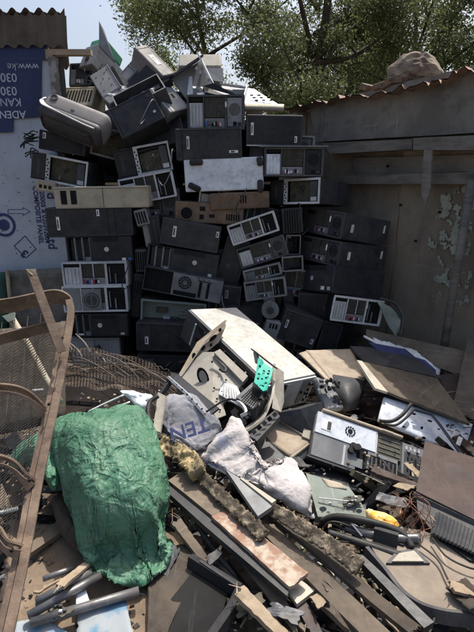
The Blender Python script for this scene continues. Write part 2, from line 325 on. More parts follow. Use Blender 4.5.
def plain(name, label, M, w, h, L=.40, m=BLK, labels=(), seams=(.14,), rim=None, feet=(), cat='computer case', group=None, vents=None, lm=STK, badge=None, ink=None):
    c = Case(name, label, M, w, h, L, cat, group); c.shell(m)
    if seams:
        b = MB()
        for u in seams: b.box(c.U(u)-.0012, c.U(u)+.0012, -.0012, .002, -h/2+.006, h/2-.006, VOID)
        b.box(-w/2+.006, w/2-.006, -.0010, .002, h/2-.013, h/2-.0115, VOID)
        c.part('panel_seam', b)
    c.labels(labels, lm)
    if m in (BLK, BLK2) and min(w, h) > .09:
        b = MB(); e = .0035  # paler strips paint bevel highlights along the case edges
        b.box(-w/2+.007, w/2-.007, -.0008, .002, h/2-.0085, h/2-.0085+e, CHAR); b.box(-w/2+.007, w/2-.007, -.0008, .002, -h/2+.005, -h/2+.005+e, CHAR)
        b.box(-w/2+.005, -w/2+.005+e, -.0008, .002, -h/2+.009, h/2-.009, CHAR); b.box(w/2-.0085, w/2-.0085+e, -.0008, .002, -h/2+.009, h/2-.009, CHAR)
        r9 = c.rnd
        if r9.random() < .5:
            x = r9.uniform(-w*.3, w*.2); b.box(x, x+.03, -.0012, .001, -h*.42, -h*.42+.004, DST)
        c.part('edge_highlight', b)
    if rim: c.part('metal_edge', MB().box(-w/2+.004, w/2-.004, -.001, .004, -h/2-.002, -h/2+.004, rim))
    for (u, v, a, lg) in feet:
        Mf = Matrix.Translation((c.U(u), 0, c.V(v))) @ Matrix.Rotation(R(a), 4, 'Y')
        c.part('foot', MB().bbox(-lg/2, lg/2, -.022, .0, -.017, .017, RUB, .012, 3, Mf, True))
    if vents:
        u0, u1, v0, v1, nn = vents; b = MB()
        for i in range(nn):
            x = c.U(u0+(u1-u0)*(i+.5)/nn); ww = (u1-u0)*w/nn*.3; b.box(x-ww, x+ww, -.0015, .002, c.V(v0), c.V(v1), VOID)
        c.part('vent', b)
    if badge: c.part('badge', MB().disc(c.U(badge[0]), c.V(badge[1]), badge[2] if len(badge) > 2 else .012, -.004, .001, BDG))
    if ink:
        u, v, sc = ink; b = MB(); rr = c.rnd
        for k in range(9): 
            xx = c.U(u)+(k%3)*.012*sc; zz = c.V(v)+(k//3)*.012*sc
            b.box(xx, xx+.008*sc, -.001, .0005, zz, zz+.003*sc, SILD); b.box(xx, xx+.002*sc, -.001, .0005, zz, zz+.007*sc, SILD)
        c.part('printed_symbols', b)
    return c

def rear(name, label, M, w, h, L=.40, m=BLK, metal=SIL, flip=False, cols=(RED, BLU), psu=DST, group=None, hole=False, slotm=None):
    c = Case(name, label, M, w, h, L, 'computer case', group); c.tub(m)
    U = (lambda u: c.U(1-u)) if flip else c.U
    def bx(b, u0, u1, y0, y1, v0, v1, mm): b.box(min(U(u0),U(u1)), max(U(u0),U(u1)), y0, y1, c.V(v0), c.V(v1), mm)
    slotm = slotm or metal; rr = c.rnd
    b = MB(); t = .009
    b.box(-w/2, w/2, -.003, .006, h/2-t, h/2+.0015, metal); b.box(-w/2, w/2, -.003, .006, -h/2-.0015, -h/2+t, metal)
    b.box(-w/2-.0015, -w/2+t, -.003, .006, -h/2+t, h/2-t, metal); b.box(w/2-t*1.4, w/2+.0015, -.003, .006, -h/2+t, h/2-t, metal)
    bx(b, .275, .295, -.001, .008, .06, .94, metal); bx(b, .655, .69, -.001, .008, .06, .94, metal)
    c.part('rear_frame', b)
    b = MB(); bx(b, .03, .27, .006, .012, .05, .78, slotm)
    for i in range(4): bx(b, .045+i*.058, .073+i*.058, .0, .005, .09, .74, slotm)
    bx(b, .04, .26, .002, .010, .82, .93, VOID); c.part('slot_cover', b)
    b = MB(); bx(b, .30, .65, .008, .014, .36, .94, OLIVE)
    for i in range(9): bx(b, .31+i*.037, .316+i*.037, .004, .0075, .38, .92, DST)
    for i in range(4): bx(b, .31, .64, .003, .0038, .44+i*.12, .455+i*.12, DST)
    bx(b, .47, .485, -.001, .005, .36, .94, metal); c.part('fan_grille', b)
    b = MB(); bx(b, .30, .65, .006, .012, .05, .33, SILD)
    u = .315; seq = [BLU, PUR, GRN, VOID, SIL, VOID, RED, SIL, VOID, BLK]
    if cols: seq = [cols[0], cols[1], VOID, cols[1], SIL, cols[0], VOID, SIL, VOID]
    for i in range(8):
        mm = seq[i % len(seq)]; ww = rr.uniform(.018, .036); v0 = rr.uniform(.08, .14); v1 = v0+rr.uniform(.08, .16)
        bx(b, u, u+ww, -.004, .005, v0, v1, mm); u += ww+.006
    c.part('port_panel', b)
    b = MB()
    if hole:
        bx(b, .70, .955, .010, .016, .08, .92, VOID); bx(b, .72, .735, .0, .009, .15, .8, SILD); bx(b, .80, .82, .004, .009, .10, .5, SILD); c.part('empty_power_bay', b)
    else:
        bx(b, .70, .955, .003, .014, .08, .92, psu); x = (U(.70)+U(.955))/2; r = min(.105*w, .36*h)
        for k in range(4): b.ring(x, c.V(.58), r*(k+.55)/4.2, r*(k+.85)/4.2, .0, .0025, VOID, 20)
        ps = c.part('power_supply', b)
        b = MB(); bx(b, .80, .86, -.001, .0025, .10, .22, VOID); bx(b, .88, .94, -.003, .0025, .10, .2, BLK); c.part('power_socket', b, ps)
    if rr.random() < .75:
        b = MB(); bx(b, .66, .69, -.005, -.0035, .55+rr.random()*.1, .8, STK); c.part('label_sticker', b)
    return c

def framed(name, label, M, w, h, L=.40, m=BLK, metal=SIL, left=.27, inner=OLIVE, group=None, lm=None):
    c = Case(name, label, M, w, h, L, 'computer case', group); c.tub(m, .045)
    b = MB(); b.bbox(c.U(.01), c.U(left-.01), -.002, .04, -h/2+.006, h/2-.006, m, .004); b.box(c.U(.10), c.U(.16), -.0035, -.0021, c.V(.2), c.V(.8), CHAR)
    c.part('drive_bay', b)
    b = MB(); x0 = c.U(left); x1 = w/2+.001; t = .010
    b.box(x0, x1, -.004, .004, h/2-t, h/2+.002, metal); b.box(x0, x1, -.004, .004, -h/2-.002, -h/2+t, metal)
    b.box(x1-t, x1, -.004, .004, -h/2+t, h/2-t, metal)
    b.box(c.U(left), c.U(left+.07), -.004, .004, -h/2+t, h/2-t, metal)
    for i in range(7):
        v = .1+i*.115; b.box(c.U(left+.012+(i%2)*.02), c.U(left+.035+(i%2)*.02), -.0052, -.0041, c.V(v), c.V(v+.06), VOID)
    c.part('metal_frame', b)
    b = MB(); b.box(c.U(left+.07), x1-t, .030, .038, -h/2+t, h/2-t, inner); rr = c.rnd
    for i in range(9):
        u = rr.uniform(left+.1, .86); v = rr.uniform(.15, .75); b.box(c.U(u), c.U(u+rr.uniform(.02,.08)), .016+rr.random()*.01, .0295, c.V(v), c.V(v+rr.uniform(.05,.14)), rr.choice([DST, OLIVE, CHAR, SILD]))
    c.part('motherboard', b)
    b = MB(); b.box(c.U(.82), c.U(.95), .0, .0285, c.V(.12), c.V(.88), DST); b.box(c.U(.84), c.U(.95), -.0055, -.001, c.V(.10), c.V(.26), metal); c.part('power_supply', b)
    return c

def front(name, label, M, w, h, L=.40, m=BLK, bay=.36, badge=(.60,.50), stickers=((.83,.14,.020,.012),(.91,.14,.016,.012)), group=None, bays=3, metal=SILD, br=.0135, ink=None):
    c = Case(name, label, M, w, h, L, 'computer case', group); c.tub(BLK2, .05)
    b = MB(); 
    for i in range(bays+1):
        u = .01+(bay-.02)*i/bays; b.box(c.U(u), c.U(u+.018), -.002, .04, -h/2+.006, h/2-.006, metal if i else m)
    b.box(c.U(bay-.09), c.U(bay-.01), -.001, .02, -h/2+.006, -h/2+.03, metal); b.box(c.U(.05), c.U(bay-.02), .03, .044, c.V(.1), c.V(.9), CHAR)
    c.part('drive_bay', b)
    fp = c.part('front_panel', MB().bbox(c.U(bay), w/2-.002, -.009, .045, -h/2+.003, h/2-.003, m, .006))
    c.part('badge', MB().disc(c.U(badge[0]), c.V(badge[1]), br, -.0125, -.0085, BDG, 24).ring(c.U(badge[0]), c.V(badge[1]), br, br*1.18, -.0115, -.0085, DST), fp)
    for (u, v, lw, lh) in stickers:
        c.part('label_sticker', MB().box(c.U(u)-lw/2, c.U(u)+lw/2, -.0106, -.0092, c.V(v)-lh/2, c.V(v)+lh/2, STK if u < .88 else BLU if u > .92 else SIL), fp)
    b = MB()
    for i in range(9): b.box(c.U(bay+.05), c.U(.80), -.0100, -.0088, c.V(.80)+i*.0016*1.9, c.V(.80)+i*.0016*1.9+.001, VOID)
    c.part('vent', b, fp)
    return c

def fanrear(name, label, M, w, h, L=.40, m=BLK, metal=SILD, left=.30, fu=.48, group=None, psu=False):
    c = Case(name, label, M, w, h, L, 'computer case', group); c.tub(m, .02)
    b = MB(); b.box(c.U(left), w/2-.003, -.002, .018, -h/2+.003, h/2-.003, metal)
    for i in range(12): b.disc(c.U(c.rnd.uniform(left+.03,.97)), c.V(c.rnd.choice([.1,.9,.93,.07])), .003, -.0032, -.0021, VOID, 8)
    c.part('rear_plate', b)
    b = MB(); x, z, r = c.U(fu), c.V(.62), min(h*.30, w*.14)
    b.disc(x, z, r, -.0036, -.0021, VOID, 28)
    b.ring(x, z, r*.93, r*1.06, -.006, -.0037, metal); b.ring(x, z, r*.62, r*.68, -.0055, -.0037, metal); b.disc(x, z, r*.3, -.0060, -.0037, metal, 16)
    for k in range(12):
        Mk = Matrix.Translation((x, 0, z)) @ Matrix.Rotation(k*math.pi/6, 4, 'Y'); b.box(r*.3, r*.95, -.0050, -.0038, -.0012, .0012, metal, Mk)
    c.part('fan_grille', b)
    b = MB(); b.box(c.U(left+.03), c.U(fu+.16), -.0036, -.0021, c.V(.06), c.V(.24), VOID)
    for u in (.70, .80): b.box(c.U(u), c.U(u+.035), -.0036, -.0021, c.V(.12), c.V(.78), VOID)
    b.box(c.U(.68), c.U(.86), -.0036, -.0021, c.V(.80), c.V(.84), VOID)
    c.part('card_slot', b)
    return c

def hollow(name, label, M, w, h, L, m=SILD, inner=DST, depth=.09, t=.006, junk=8, group=None, outer=None, lip=.012, cat='computer case'):
    c = Case(name, label, M, w, h, L, cat, group); outer = outer or m
    b = MB(); b.box(-w/2, w/2, depth, L, -h/2, h/2, outer)
    for (x0,x1,z0,z1) in ((-w/2,w/2,-h/2,-h/2+t),(-w/2,w/2,h/2-t,h/2),(-w/2,-w/2+t,-h/2+t,h/2-t),(w/2-t,w/2,-h/2+t,h/2-t)): b.box(x0, x1, 0, depth-.0005, z0, z1, outer)
    c.part('shell', b)
    b = MB(); b.box(-w/2-.001, w/2+.001, -.003, .002, h/2-lip, h/2+.001, m); b.box(-w/2-.001, w/2+.001, -.003, .002, -h/2-.001, -h/2+lip, m)
    b.box(-w/2-.001, -w/2+lip, -.003, .002, -h/2+lip, h/2-lip, m); b.box(w/2-lip, w/2+.001, -.003, .002, -h/2+lip, h/2-lip, m); c.part('opening_lip', b)
    b = MB(); b.box(-w/2+t, w/2-t, depth-.006, depth-.001, -h/2+t, h/2-t, inner); rr = c.rnd
    for i in range(junk):
        u = rr.uniform(.08, .75); v = rr.uniform(.1, .7); b.box(c.U(u), c.U(u+rr.uniform(.06,.2)), rr.uniform(.02,depth-.02), depth-.007, c.V(v), c.V(v+rr.uniform(.06,.22)), rr.choice([DST, OLIVE, CHAR, SILD, BLK, SIL]))
    c.part('interior_parts', b); return c

def Yr(cy, dy=0): return 2.62+max(0, 300-cy)/220*.22+dy
GRP_T = 'computer cases stacked against the shed'
def Q(q, dy=0, yaw=0, tilt=0):
    return quadframe(q, Yr(sum(p[1] for p in q)/4, dy), yaw, tilt)
def C(fn, name, label, q, dy=0, yaw=0, tilt=0, **k):
    M, w, h = Q(q, dy, yaw, tilt); k.setdefault('group', GRP_T); return fn(name, label, M, w, h, **k)

def CS(fn, name, label, c, e, d, **k):
    M, w, h = posed(c, e, d); k.setdefault('group', GRP_T); return fn(name, label, M, w, h, L=d[2], **k)

# ---- left column (top to bottom)
c = C(plain, 'computer_case', 'black case with torn left end directly under the grey rounded computer', [(42,131),(88,138),(83,156),(36,147)], L=.36, labels=[(.12,.72,.018,.032)], seams=(.9,))
C(framed, 'computer_case', 'tilted open case with silver framed right end above the small cream plate', [(33,152),(88,164),(85,187),(31,178)], .03, left=.26, metal=SIL)
C(plain, 'computer_case', 'long dusty beige case lying flat across the left column', [(53,188),(149,186),(148,207),(55,208)], -.05, m=BEI, seams=(.52,), L=.36, vents=(.05,.26,.2,.82,2), badge=(.50,.62,.004))
C(plain, 'computer_case', 'black case with two white stickers right under the long beige case', [(45,208),(132,208),(133,234),(47,238)], -.02, m=BLK, labels=[(.14,.47,.018,.075),(.61,.80,.016,.036)], seams=(.72,.80))
C(front, 'computer_case', 'black case front with silver badge and blue sticker in the left column', [(66,238),(133,236),(132,261),(68,262)], .01, yaw=2, badge=(.61,.50), stickers=((.86,.10,.022,.016),(.95,.10,.020,.016)))
C(rear, 'computer_case', 'grey case back with blue and red ports, upper of two in the left column', [(62,263),(127,262),(128,285),(63,286)], -.01, m=GRYL, metal=SIL, cols=(RED,BLU), hole=True)
c = C(rear, 'computer_case', 'grey open case with round fan below the one with blue and red ports', [(62,287),(128,286),(127,311),(64,312)], .005, m=GRYL, metal=SIL, cols=(SIL,VOID), hole=True)
b = MB(); b.box(c.U(.03), c.U(.27), -.004, -.001, c.V(.06), c.V(.94), GRYL); c.part('blank_plate', b)
b = MB(); b.box(c.U(.30), c.U(.60), -.006, -.002, c.V(.06), c.V(.90), SILD); b.disc(c.U(.45), c.V(.46), .046, -.008, -.0062, DST, 24); b.ring(c.U(.45), c.V(.46), .034, .039, -.010, -.0081, SILD); b.box(c.U(.445), c.U(.455), -.010, -.0081, c.V(.2), c.V(.72), SILD)
c.part('power_supply', b)
C(front, 'computer_case', 'black case front with silver round badge below the two grey open cases', [(68,314),(129,314),(128,336),(70,337)], .0, badge=(.53,.52), stickers=((.90,.14,.024,.014),(.20,.12,.03,.01)))
C(plain, 'computer_case', 'blue grey bare metal case at the bottom of the left column behind the wire netting', [(70,338),(121,338),(120,366),(71,367)], .03, m=GRYL, seams=(.5,), ink=None, vents=None)
b_ = C(plain, 'drive_plate', 'small cream perforated metal plate poking out left of the long beige case', [(35,179),(56,183),(54,193),(36,190)], .02, m=BEI, L=.05, seams=(), vents=(.15,.85,.3,.6,3), cat='metal plate', group=None)
# second column
C(framed, 'computer_case', 'upper of two tilted cases with bright silver frames left of the white panel', [(113,152),(168,143),(173,168),(118,178)], .05, left=.36)
C(rear, 'computer_case', 'lower of two tilted cases with bright silver frames left of the white panel', [(118,181),(172,171),(177,195),(123,205)], .04, metal=SIL, cols=(SIL,DST), hole=True)
C(rear, 'computer_case', 'dark open case back half hidden right of the long beige case', [(128,207),(176,202),(178,222),(131,228)], .12, metal=SILD, cols=(DST,GRN), hole=True)
C(plain, 'computer_case', 'black case with white stickers tilted down to the right below the rusty plates', [(162,218),(221,228),(218,254),(160,243)], -.03, labels=[(.23,.55,.020,.062),(.95,.72,.016,.034)], seams=(), ink=(.08,.6,.5))
C(plain, 'computer_case', 'dark case turned left with worn ribbed side between the two centre black cases', [(150,217),(162,216),(160,244),(148,246)], .0, m=BLK2, seams=(.3,.7), L=.3)
C(front, 'computer_case', 'black case front with round badge and open bay, centre column under the tilted stickered case', [(148,244),(220,256),(216,279),(146,268)], .0, bay=.32, badge=(.67,.55), stickers=((.90,.13,.022,.016),(.28,.10,.02,.016)))
C(fanrear, 'computer_case', 'dusty case back with round fan grille in the centre of the stack', [(146,266),(224,282),(220,304),(142,289)], -.03, left=.36, fu=.52)
C(hollow, 'computer_case', 'open grey green drive tray under the case with the round fan grille', [(142,298),(207,305),(204,326),(140,322)], .02, m=PGREY, outer=DST, inner=PGREY, L=.34, depth=.05, junk=5)
C(plain, 'computer_case', 'wide black case with one sticker left of the white tower corner', [(137,322),(200,325),(198,353),(135,351)], -.05, labels=[(.17,.38,.020,.046),(.95,.65,.012,.034)], seams=(.25,))
C(plain, 'computer_case', 'black case with two short white slots under the wide black case', [(137,355),(199,355),(197,380),(138,378)], -.02, labels=[(.10,.58,.016,.05),(.21,.58,.016,.05),(.93,.78,.014,.034)], seams=(.33,.66))
C(plain, 'metal_bracket', 'short pale vented metal bracket sticking out right of the black case with two stickers', [(133,212),(146,208),(150,224),(137,226)], -.02, m=SILD, L=.1, seams=(), vents=(.1,.9,.15,.85,4), cat='bracket', group=None)
C(plain, 'computer_case', 'narrow grey wedge case standing between the left and centre columns', [(141,222),(152,221),(149,246),(146,247)], .02, m=GRYL, seams=(), L=.2)
C(plain, 'computer_case', 'dark case with vertical vents between the left column and the centre badge case', [(134,250),(147,250),(147,272),(136,272)], .04, m=CHAR, seams=(), vents=(.05,.95,.1,.9,5), L=.3)
C(plain, 'computer_case', 'upright dark case filling the gap left of the round fan grille case', [(131,273),(142,276),(141,318),(133,318)], .05, m=BLK2, vents=(.1,.9,.55,.85,3), seams=(), L=.3)
# centre
C(rear, 'computer_case', 'black case back at the top centre with row of ports under the leaning open chassis', [(187,97),(244,97),(245,127),(188,128)], -.03, cols=None, psu=SILD, slotm=SIL, metal=DST)
C(plain, 'computer_case', 'black case with stickers directly above the white panel', [(175,130),(241,129),(243,157),(176,160)], -.05, labels=[(.19,.56,.015,.068),(.87,.24,.05,.014)], seams=(.1,))
C(plain, 'computer_case', 'bright white metal case underside with four black feet in the middle of the stack', [(183,161),(264,158),(263,188),(186,191)], -.02, m=WHT2, seams=(), feet=[(.16,.90,0,.075),(.12,.14,28,.075),(.955,.85,80,.05),(.955,.10,88,.07)], badge=(.46,.45,.006))
C(plain, 'drive_plate', 'stained beige plate with small stencilled marks under the white panel', [(209,194),(270,192),(269,207),(211,210)], .0, m=RUSTM, L=.3, seams=(), vents=(.5,.62,.35,.8,3), cat='metal plate', group=None)
c = C(plain, 'drive_plate', 'rusty brown case back with round hole and slots below the white panel', [(174,201),(244,206),(243,224),(176,222)], .03, m=RUSTM, L=.3, seams=(), vents=(.74,.95,.2,.5,6), cat='metal plate', group=None)
c.part('fan_hole', MB().disc(c.U(.17), c.V(.45), .032, -.003, -.0005, VOID).ring(c.U(.17), c.V(.45), .034, .040, -.006, -.001, RUSTM))
for (a_, b_, c_, d_) in ((.36,.44,.6,.8),(.36,.42,.2,.42),(.50,.58,.3,.45)): c.part('slot', MB().box(c.U(a_), c.U(b_), -.003, -.0005, c.V(c_), c.V(d_), VOID))
C(plain, 'computer_case', 'plain black case turned sideways between the tilted stickered case and the silver slotted case', [(221,232),(240,246),(247,283),(222,284)], .06, m=BLK2, seams=(), ink=(.3,.35,.6), L=.3)
C(rear, 'computer_case', 'silver slotted case back, uppermost of the tilted cases right of centre', [(228,227),(273,211),(280,230),(232,245)], -.02, metal=SIL, cols=(PUR,DST), hole=True, L=.33)
C(rear, 'computer_case', 'dark case back tilted up to the right, second of the tilted cases right of centre', [(236,250),(284,235),(288,254),(242,269)], .03, metal=DST, slotm=SIL, cols=(PUR,SIL), L=.33)
C(rear, 'computer_case', 'slim case back tilted up to the right, third of the tilted cases right of centre', [(242,271),(280,263),(282,273),(246,283)], .0, metal=SILD, cols=(SIL,RED), hole=True, L=.3)
C(rear, 'computer_case', 'dark slotted case back leaning like a parallelogram, lowest of the tilted cases right of centre', [(247,283),(288,277),(284,295),(243,301)], -.03, metal=SILD, cols=(DST,DST), hole=True, L=.3)
C(plain, 'computer_case', 'ribbed dark grey case turned sideways left of the two cases with purple ports', [(281,210),(303,208),(303,232),(283,234)], .04, m=CHAR, seams=(), vents=(.1,.9,.05,.95,7), L=.3)
C(hollow, 'computer_case', 'small open black frame beneath the ribbed dark grey case', [(286,235),(301,236),(300,254),(286,255)], .06, m=SILD, outer=BLK2, L=.3, depth=.12, junk=2, lip=.006)
C(hollow, 'computer_case', 'flat empty metal drive frame left of the right column badge case', [(282,257),(303,256),(303,270),(282,272)], .02, m=SILD, outer=BLK2, L=.3, depth=.1, junk=2, lip=.008)
C(plain, 'computer_case', 'dark metal case with small silver bracket left of the slotted parallelogram case', [(221,285),(242,287),(240,309),(219,306)], .02, m=BLK2, labels=[(.3,.6,.02,.05)], lm=SILD, seams=(), L=.3)
# right columns
C(plain, 'computer_case', 'black case with two stickers at the top right of the stack against the wall', [(246,116),(303,117),(303,145),(246,144)], -.02, labels=[(.11,.54,.015,.066),(.88,.22,.014,.034)], seams=(), rim=SIL)
c = C(rear, 'computer_case', 'black case back with pale blue slot block under the top right black case', [(264,149),(324,149),(323,175),(265,175)], -.04, metal=DST, slotm=WHT2, cols=(PUR,SIL), psu=BLK2)
c.part('top_rail', MB().box(-c.w/2-.03, c.w/2+.02, -.02, .004, c.h/2+.003, c.h/2+.010, SILD))
CS(framed, 'computer_case', 'case with bright framed board below the case with pale blue slot block', (.332,2.781,1.658),(-4.69,-2.45,-37.64),(.335,.139,.378), left=.30)
YW = -46
CS(rear, 'computer_case', 'upper of two black cases with purple ports standing beside the wall', (.502,2.732,1.486),(-9.3,3.17,-59.06),(.343,.143,.371), metal=DST, cols=(PUR,PUR), psu=DST)
CS(rear, 'computer_case', 'lower of two black cases with purple ports standing beside the wall', (.481,2.687,1.329),(-8.58,1.1,-59.18),(.345,.138,.372), metal=DST, cols=(PUR,DST), psu=DST)
CS(front, 'computer_case', 'black case front with round badge at the right column beside the wall', (.457,2.641,1.172),(-10.26,-7.7,-61.85),(.350,.153,.367), bay=.22, badge=(.45,.50), stickers=((.75,.16,.03,.02),(.90,.16,.026,.02)), bays=2)
C(plain, 'computer_case', 'black case with small printed symbols under the right column badge case', [(297,292),(334,295),(332,318),(299,322)], .02, yaw=-10, m=BLK2, seams=(), ink=(.70,.35,.8), L=.4)
C(rear, 'computer_case', 'bright silver slotted case back at the right end of the stack above the brown plank', [(333,295),(384,302),(380,326),(331,320)], -.14, metal=SIL, cols=(PUR,RED), hole=True, L=.36)
C(plain, 'computer_case', 'charcoal case tilted down to the right behind the white tower', [(283,308),(321,320),(316,352),(278,338)], -.10, labels=[(.15,.55,.014,.05),(.9,.25,.016,.03)], seams=(.2,), m=BLK)
C(plain, 'computer_case', 'dark case with vertical seam right of the tilted charcoal case', [(321,320),(342,324),(338,356),(318,351)], -.08, m=BLK2, seams=(.3,.8), L=.3)
C(plain, 'metal_bracket', 'pale grey metal bracket behind the right edge of the white tower', [(262,320),(278,323),(280,347),(266,343)], -.10, m=SILD, L=.06, seams=(), vents=(.2,.8,.7,.9,3), cat='bracket', group=None)
c = C(plain, 'drive_motor', 'round grey metal drum lying behind the white tower top edge', [(264,300),(276,299),(276,318),(264,319)], -.05, m=CHAR, L=.05, seams=(), cat='motor', group=None)
c.part('drum', MB().disc(0, 0, .05, -.03, -.001, SILD, 24).disc(0, 0, .02, -.04, -.0301, DST, 16))
# stickered sides of the two yawed cases (their long black sides face the viewer)
for o in [o for o in COL.objects if o.get('label', '').endswith('purple ports standing beside the wall')]:
    w = abs([ch for ch in o.children if ch.name.startswith('shell')][0].data.vertices[0].co.x)
    for (yy, zz, a, bb) in ((.07, .065, .020, .045), (.33, .09, .014, .045)):
        MB().box(w, w+.0016, yy-a/2, yy+a/2, zz-bb/2, zz+bb/2, STK).build('side_sticker', o)

# ---- top of the heap
def boxp(fn, name, label, TL, TR, BL, **k):
    M, w, h = frame3(P(*TL), P(*TR), P(*BL)); return fn(name, label, M, w, h, **k)
c = boxp(plain, 'computer_case', 'small light grey riveted case standing on end at the top left', (89,76,2.80), (107,65,2.80), (102,98,2.72), m=GRYL, L=.16, seams=())
c.screws([(.25,.8),(.7,.8),(.3,.5),(.75,.5),(.25,.2),(.7,.25),(.5,.62),(.85,.85)], .004)
c.part('edge_strip', MB().box(c.w/2, c.w/2+.003, -.004, .02, -c.h/2, c.h/2, SIL))
boxp(plain, 'computer_case', 'blue grey metal case under the small light grey riveted case', (102,98,2.72), (120,85,2.74), (107,106,2.68), m=SILD, L=.25, seams=(.8,))  # darker steel box puts in the riveted case's shaded lower face
c = boxp(rear, 'computer_case', 'dark case with silver slot bars beside the hut post', (70,64,2.95), (92,63,2.95), (71,86,2.92), m=BLK2, metal=BLK, slotm=SILD, cols=(SIL,SIL), L=.3)
c = boxp(plain, 'computer_case', 'grey case with green lid tilted high against the sky at the top left', (86,47,2.98), (100,43,2.92), (97,63,2.86), m=SILD, L=.3, seams=())
c.part('lid', MB().bbox(-c.w/2, c.w/2, .02, .2, c.h/2+.001, c.h/2+.07, GRN, .01))
b = MB(); b.slab([P(99,21,2.84),P(104,30,2.85),P(115,62,2.86),P(99,45,2.84)], .02, SILD); b.build('side_panel', c.root, world=True)
c.part('hole', MB().disc(c.U(.45), c.V(.35), .018, -.003, -.0003, VOID))
c = boxp(plain, 'computer_case', 'perforated silver case tilted up against the sky left of the labelled grey case', (119,74,2.82), (146,44,2.80), (124,84,2.78), m=SILD, L=.10, seams=(.3,.55,), vents=(.35,.95,.3,.7,12))
c = boxp(plain, 'computer_case', 'grey and black case with white rectangular label at the very top of the heap', (147,44,2.76), (176,73,2.72), (149,62,2.68), m=GRY, L=.26, seams=(.1,), labels=[(.50,.50,.085,.03)])
b = MB(); b.slab([P(126,86,2.76),P(148,63,2.70),P(170,79,2.66),P(135,100,2.66)], .05, BLK2); tag(b.build('case_cover', world=True), 'black case underside wedged below the labelled grey case', 'case cover')
c = boxp(hollow, 'computer_case', 'open grey metal tray lying tilted above the black badge case', (112,97,2.66), (157,74,2.66), (122,110,2.56), m=SILD, outer=DST, inner=DST, L=.10, depth=.07, junk=14, lip=.006)
c = boxp(plain, 'computer_case', 'large black case with round badge tilted up to the right below the open tray', (107,110,2.56), (150,88,2.56), (121,140,2.54), L=.35, seams=(.07,), badge=(.86,.30,.008))
c.part('handle_mark', MB().disc(c.U(.88), c.V(.82), .009, -.003, .001, CHAR))
c = boxp(plain, 'computer_case', 'grey panel case with cream sticker right of the large black badge case', (150,88,2.61), (170,84,2.72), (162,115,2.56), m=GRYL, L=.12, seams=(.12,), labels=[(.70,.55,.05,.05)], lm=STKC)
c = boxp(plain, 'computer_case', 'dark charcoal case under the large black badge case', (128,126,2.70), (180,113,2.70), (135,153,2.66), m=BLK, L=.35, seams=())
c = boxp(plain, 'computer_case', 'dark case end between the grey rounded computer and the silver framed cases', (100,128,2.80), (128,130,2.80), (101,156,2.76), m=BLK2, L=.3, seams=(.5,), vents=(.2,.35,.2,.8,1))
c = boxp(hollow, 'computer_case', 'dark case standing on edge left of the centre top ports case', (163,98,2.76), (187,96,2.76), (165,130,2.74), m=BLK2, outer=BLK2, L=.3, depth=.03, junk=2, lip=.005)
c = boxp(plain, 'computer_case', 'pale beige case lying flat at the top centre in the sun', (179,54,2.98), (221,54,2.98), (182,66,2.93), m=BEIP, L=.30, seams=())
b = MB(); b.slab([P(205,68,2.92),P(223,68,2.92),P(223,82,2.90),P(209,80,2.90)], .02, GRYL); b.build('drive_door', c.root, world=True)
c = boxp(plain, 'computer_case', 'lower pale case partly hidden under the pale beige case at the top centre', (182,68,3.0), (206,69,3.0), (184,84,2.98), m=SILD, L=.2, seams=(.5,))
c = boxp(plain, 'drive_plate', 'cream perforated metal cage between the hut post and the small light grey riveted case', (66,87,2.90), (97,86,2.86), (69,106,2.84), m=BEI, L=.14, seams=(.5,), vents=(.08,.92,.2,.8,9), cat='metal cage')
c = boxp(fanrear, 'computer_case', 'dim case back with fan grille right of the hut rafter', (93,62,2.96), (113,66,2.92), (91,82,2.92), m=BLK, left=.1, L=.2)
c = boxp(plain, 'metal_cover', 'dusty bent silver cover lying between the riveted case and the labelled grey case', (118,84,2.78), (134,88,2.74), (114,96,2.70), m=SIL, L=.03, seams=(.3,), cat='metal cover')
# leaning open chassis (triangular view)
r = thing('open_chassis', 'open black chassis leaning on its corner with bluish metal inside', 'computer chassis', at=P(205,100,2.74))
A, B_, C_, D_ = P(172,79,2.74), P(201,60,2.80), P(214,86,2.78), P(190,99,2.70)
MB().slab([A,B_,P(213,84,2.80),P(243,98,2.74),P(240,103,2.74),P(188,101,2.74)], .012, GRYL).build('inner_panel', r, world=True)
MB().strap([A+Vector((0,-.04,0)),B_+Vector((0,-.05,.0))], Vector((0,1,.2)), .10, .012, BLK).build('top_rail', r, world=True)
MB().strap([B_+Vector((0,-.05,.0)),P(213,84,2.70),], Vector((0,1,.2)), .10, .008, SIL).build('side_rail', r, world=True)
MB().slab([P(213,83,2.66),P(243,98,2.66),P(236,99,2.64),P(205,92,2.64),P(203,86,2.66)], .05, BLK2).build('black_cover', r, world=True)
b = MB(); 
for k in range(5): b.slab([P(196+k*4,66+k*4,2.72),P(198+k*4,67+k*4,2.72),P(197+k*4,70+k*4,2.72),P(195+k*4,69+k*4,2.72)], .004, SIL)
b.build('rail_slots', r, world=True)
MB().slab([P(189,77,2.71),P(192,76,2.71),P(193,94,2.69),P(187,95,2.69)], .01, SIL).build('bracket', r, world=True)
MB().slab([P(197,93,2.67),P(212,91,2.67),P(211,97,2.65),P(198,97,2.65)], .02, STK).build('white_connector', r, world=True)
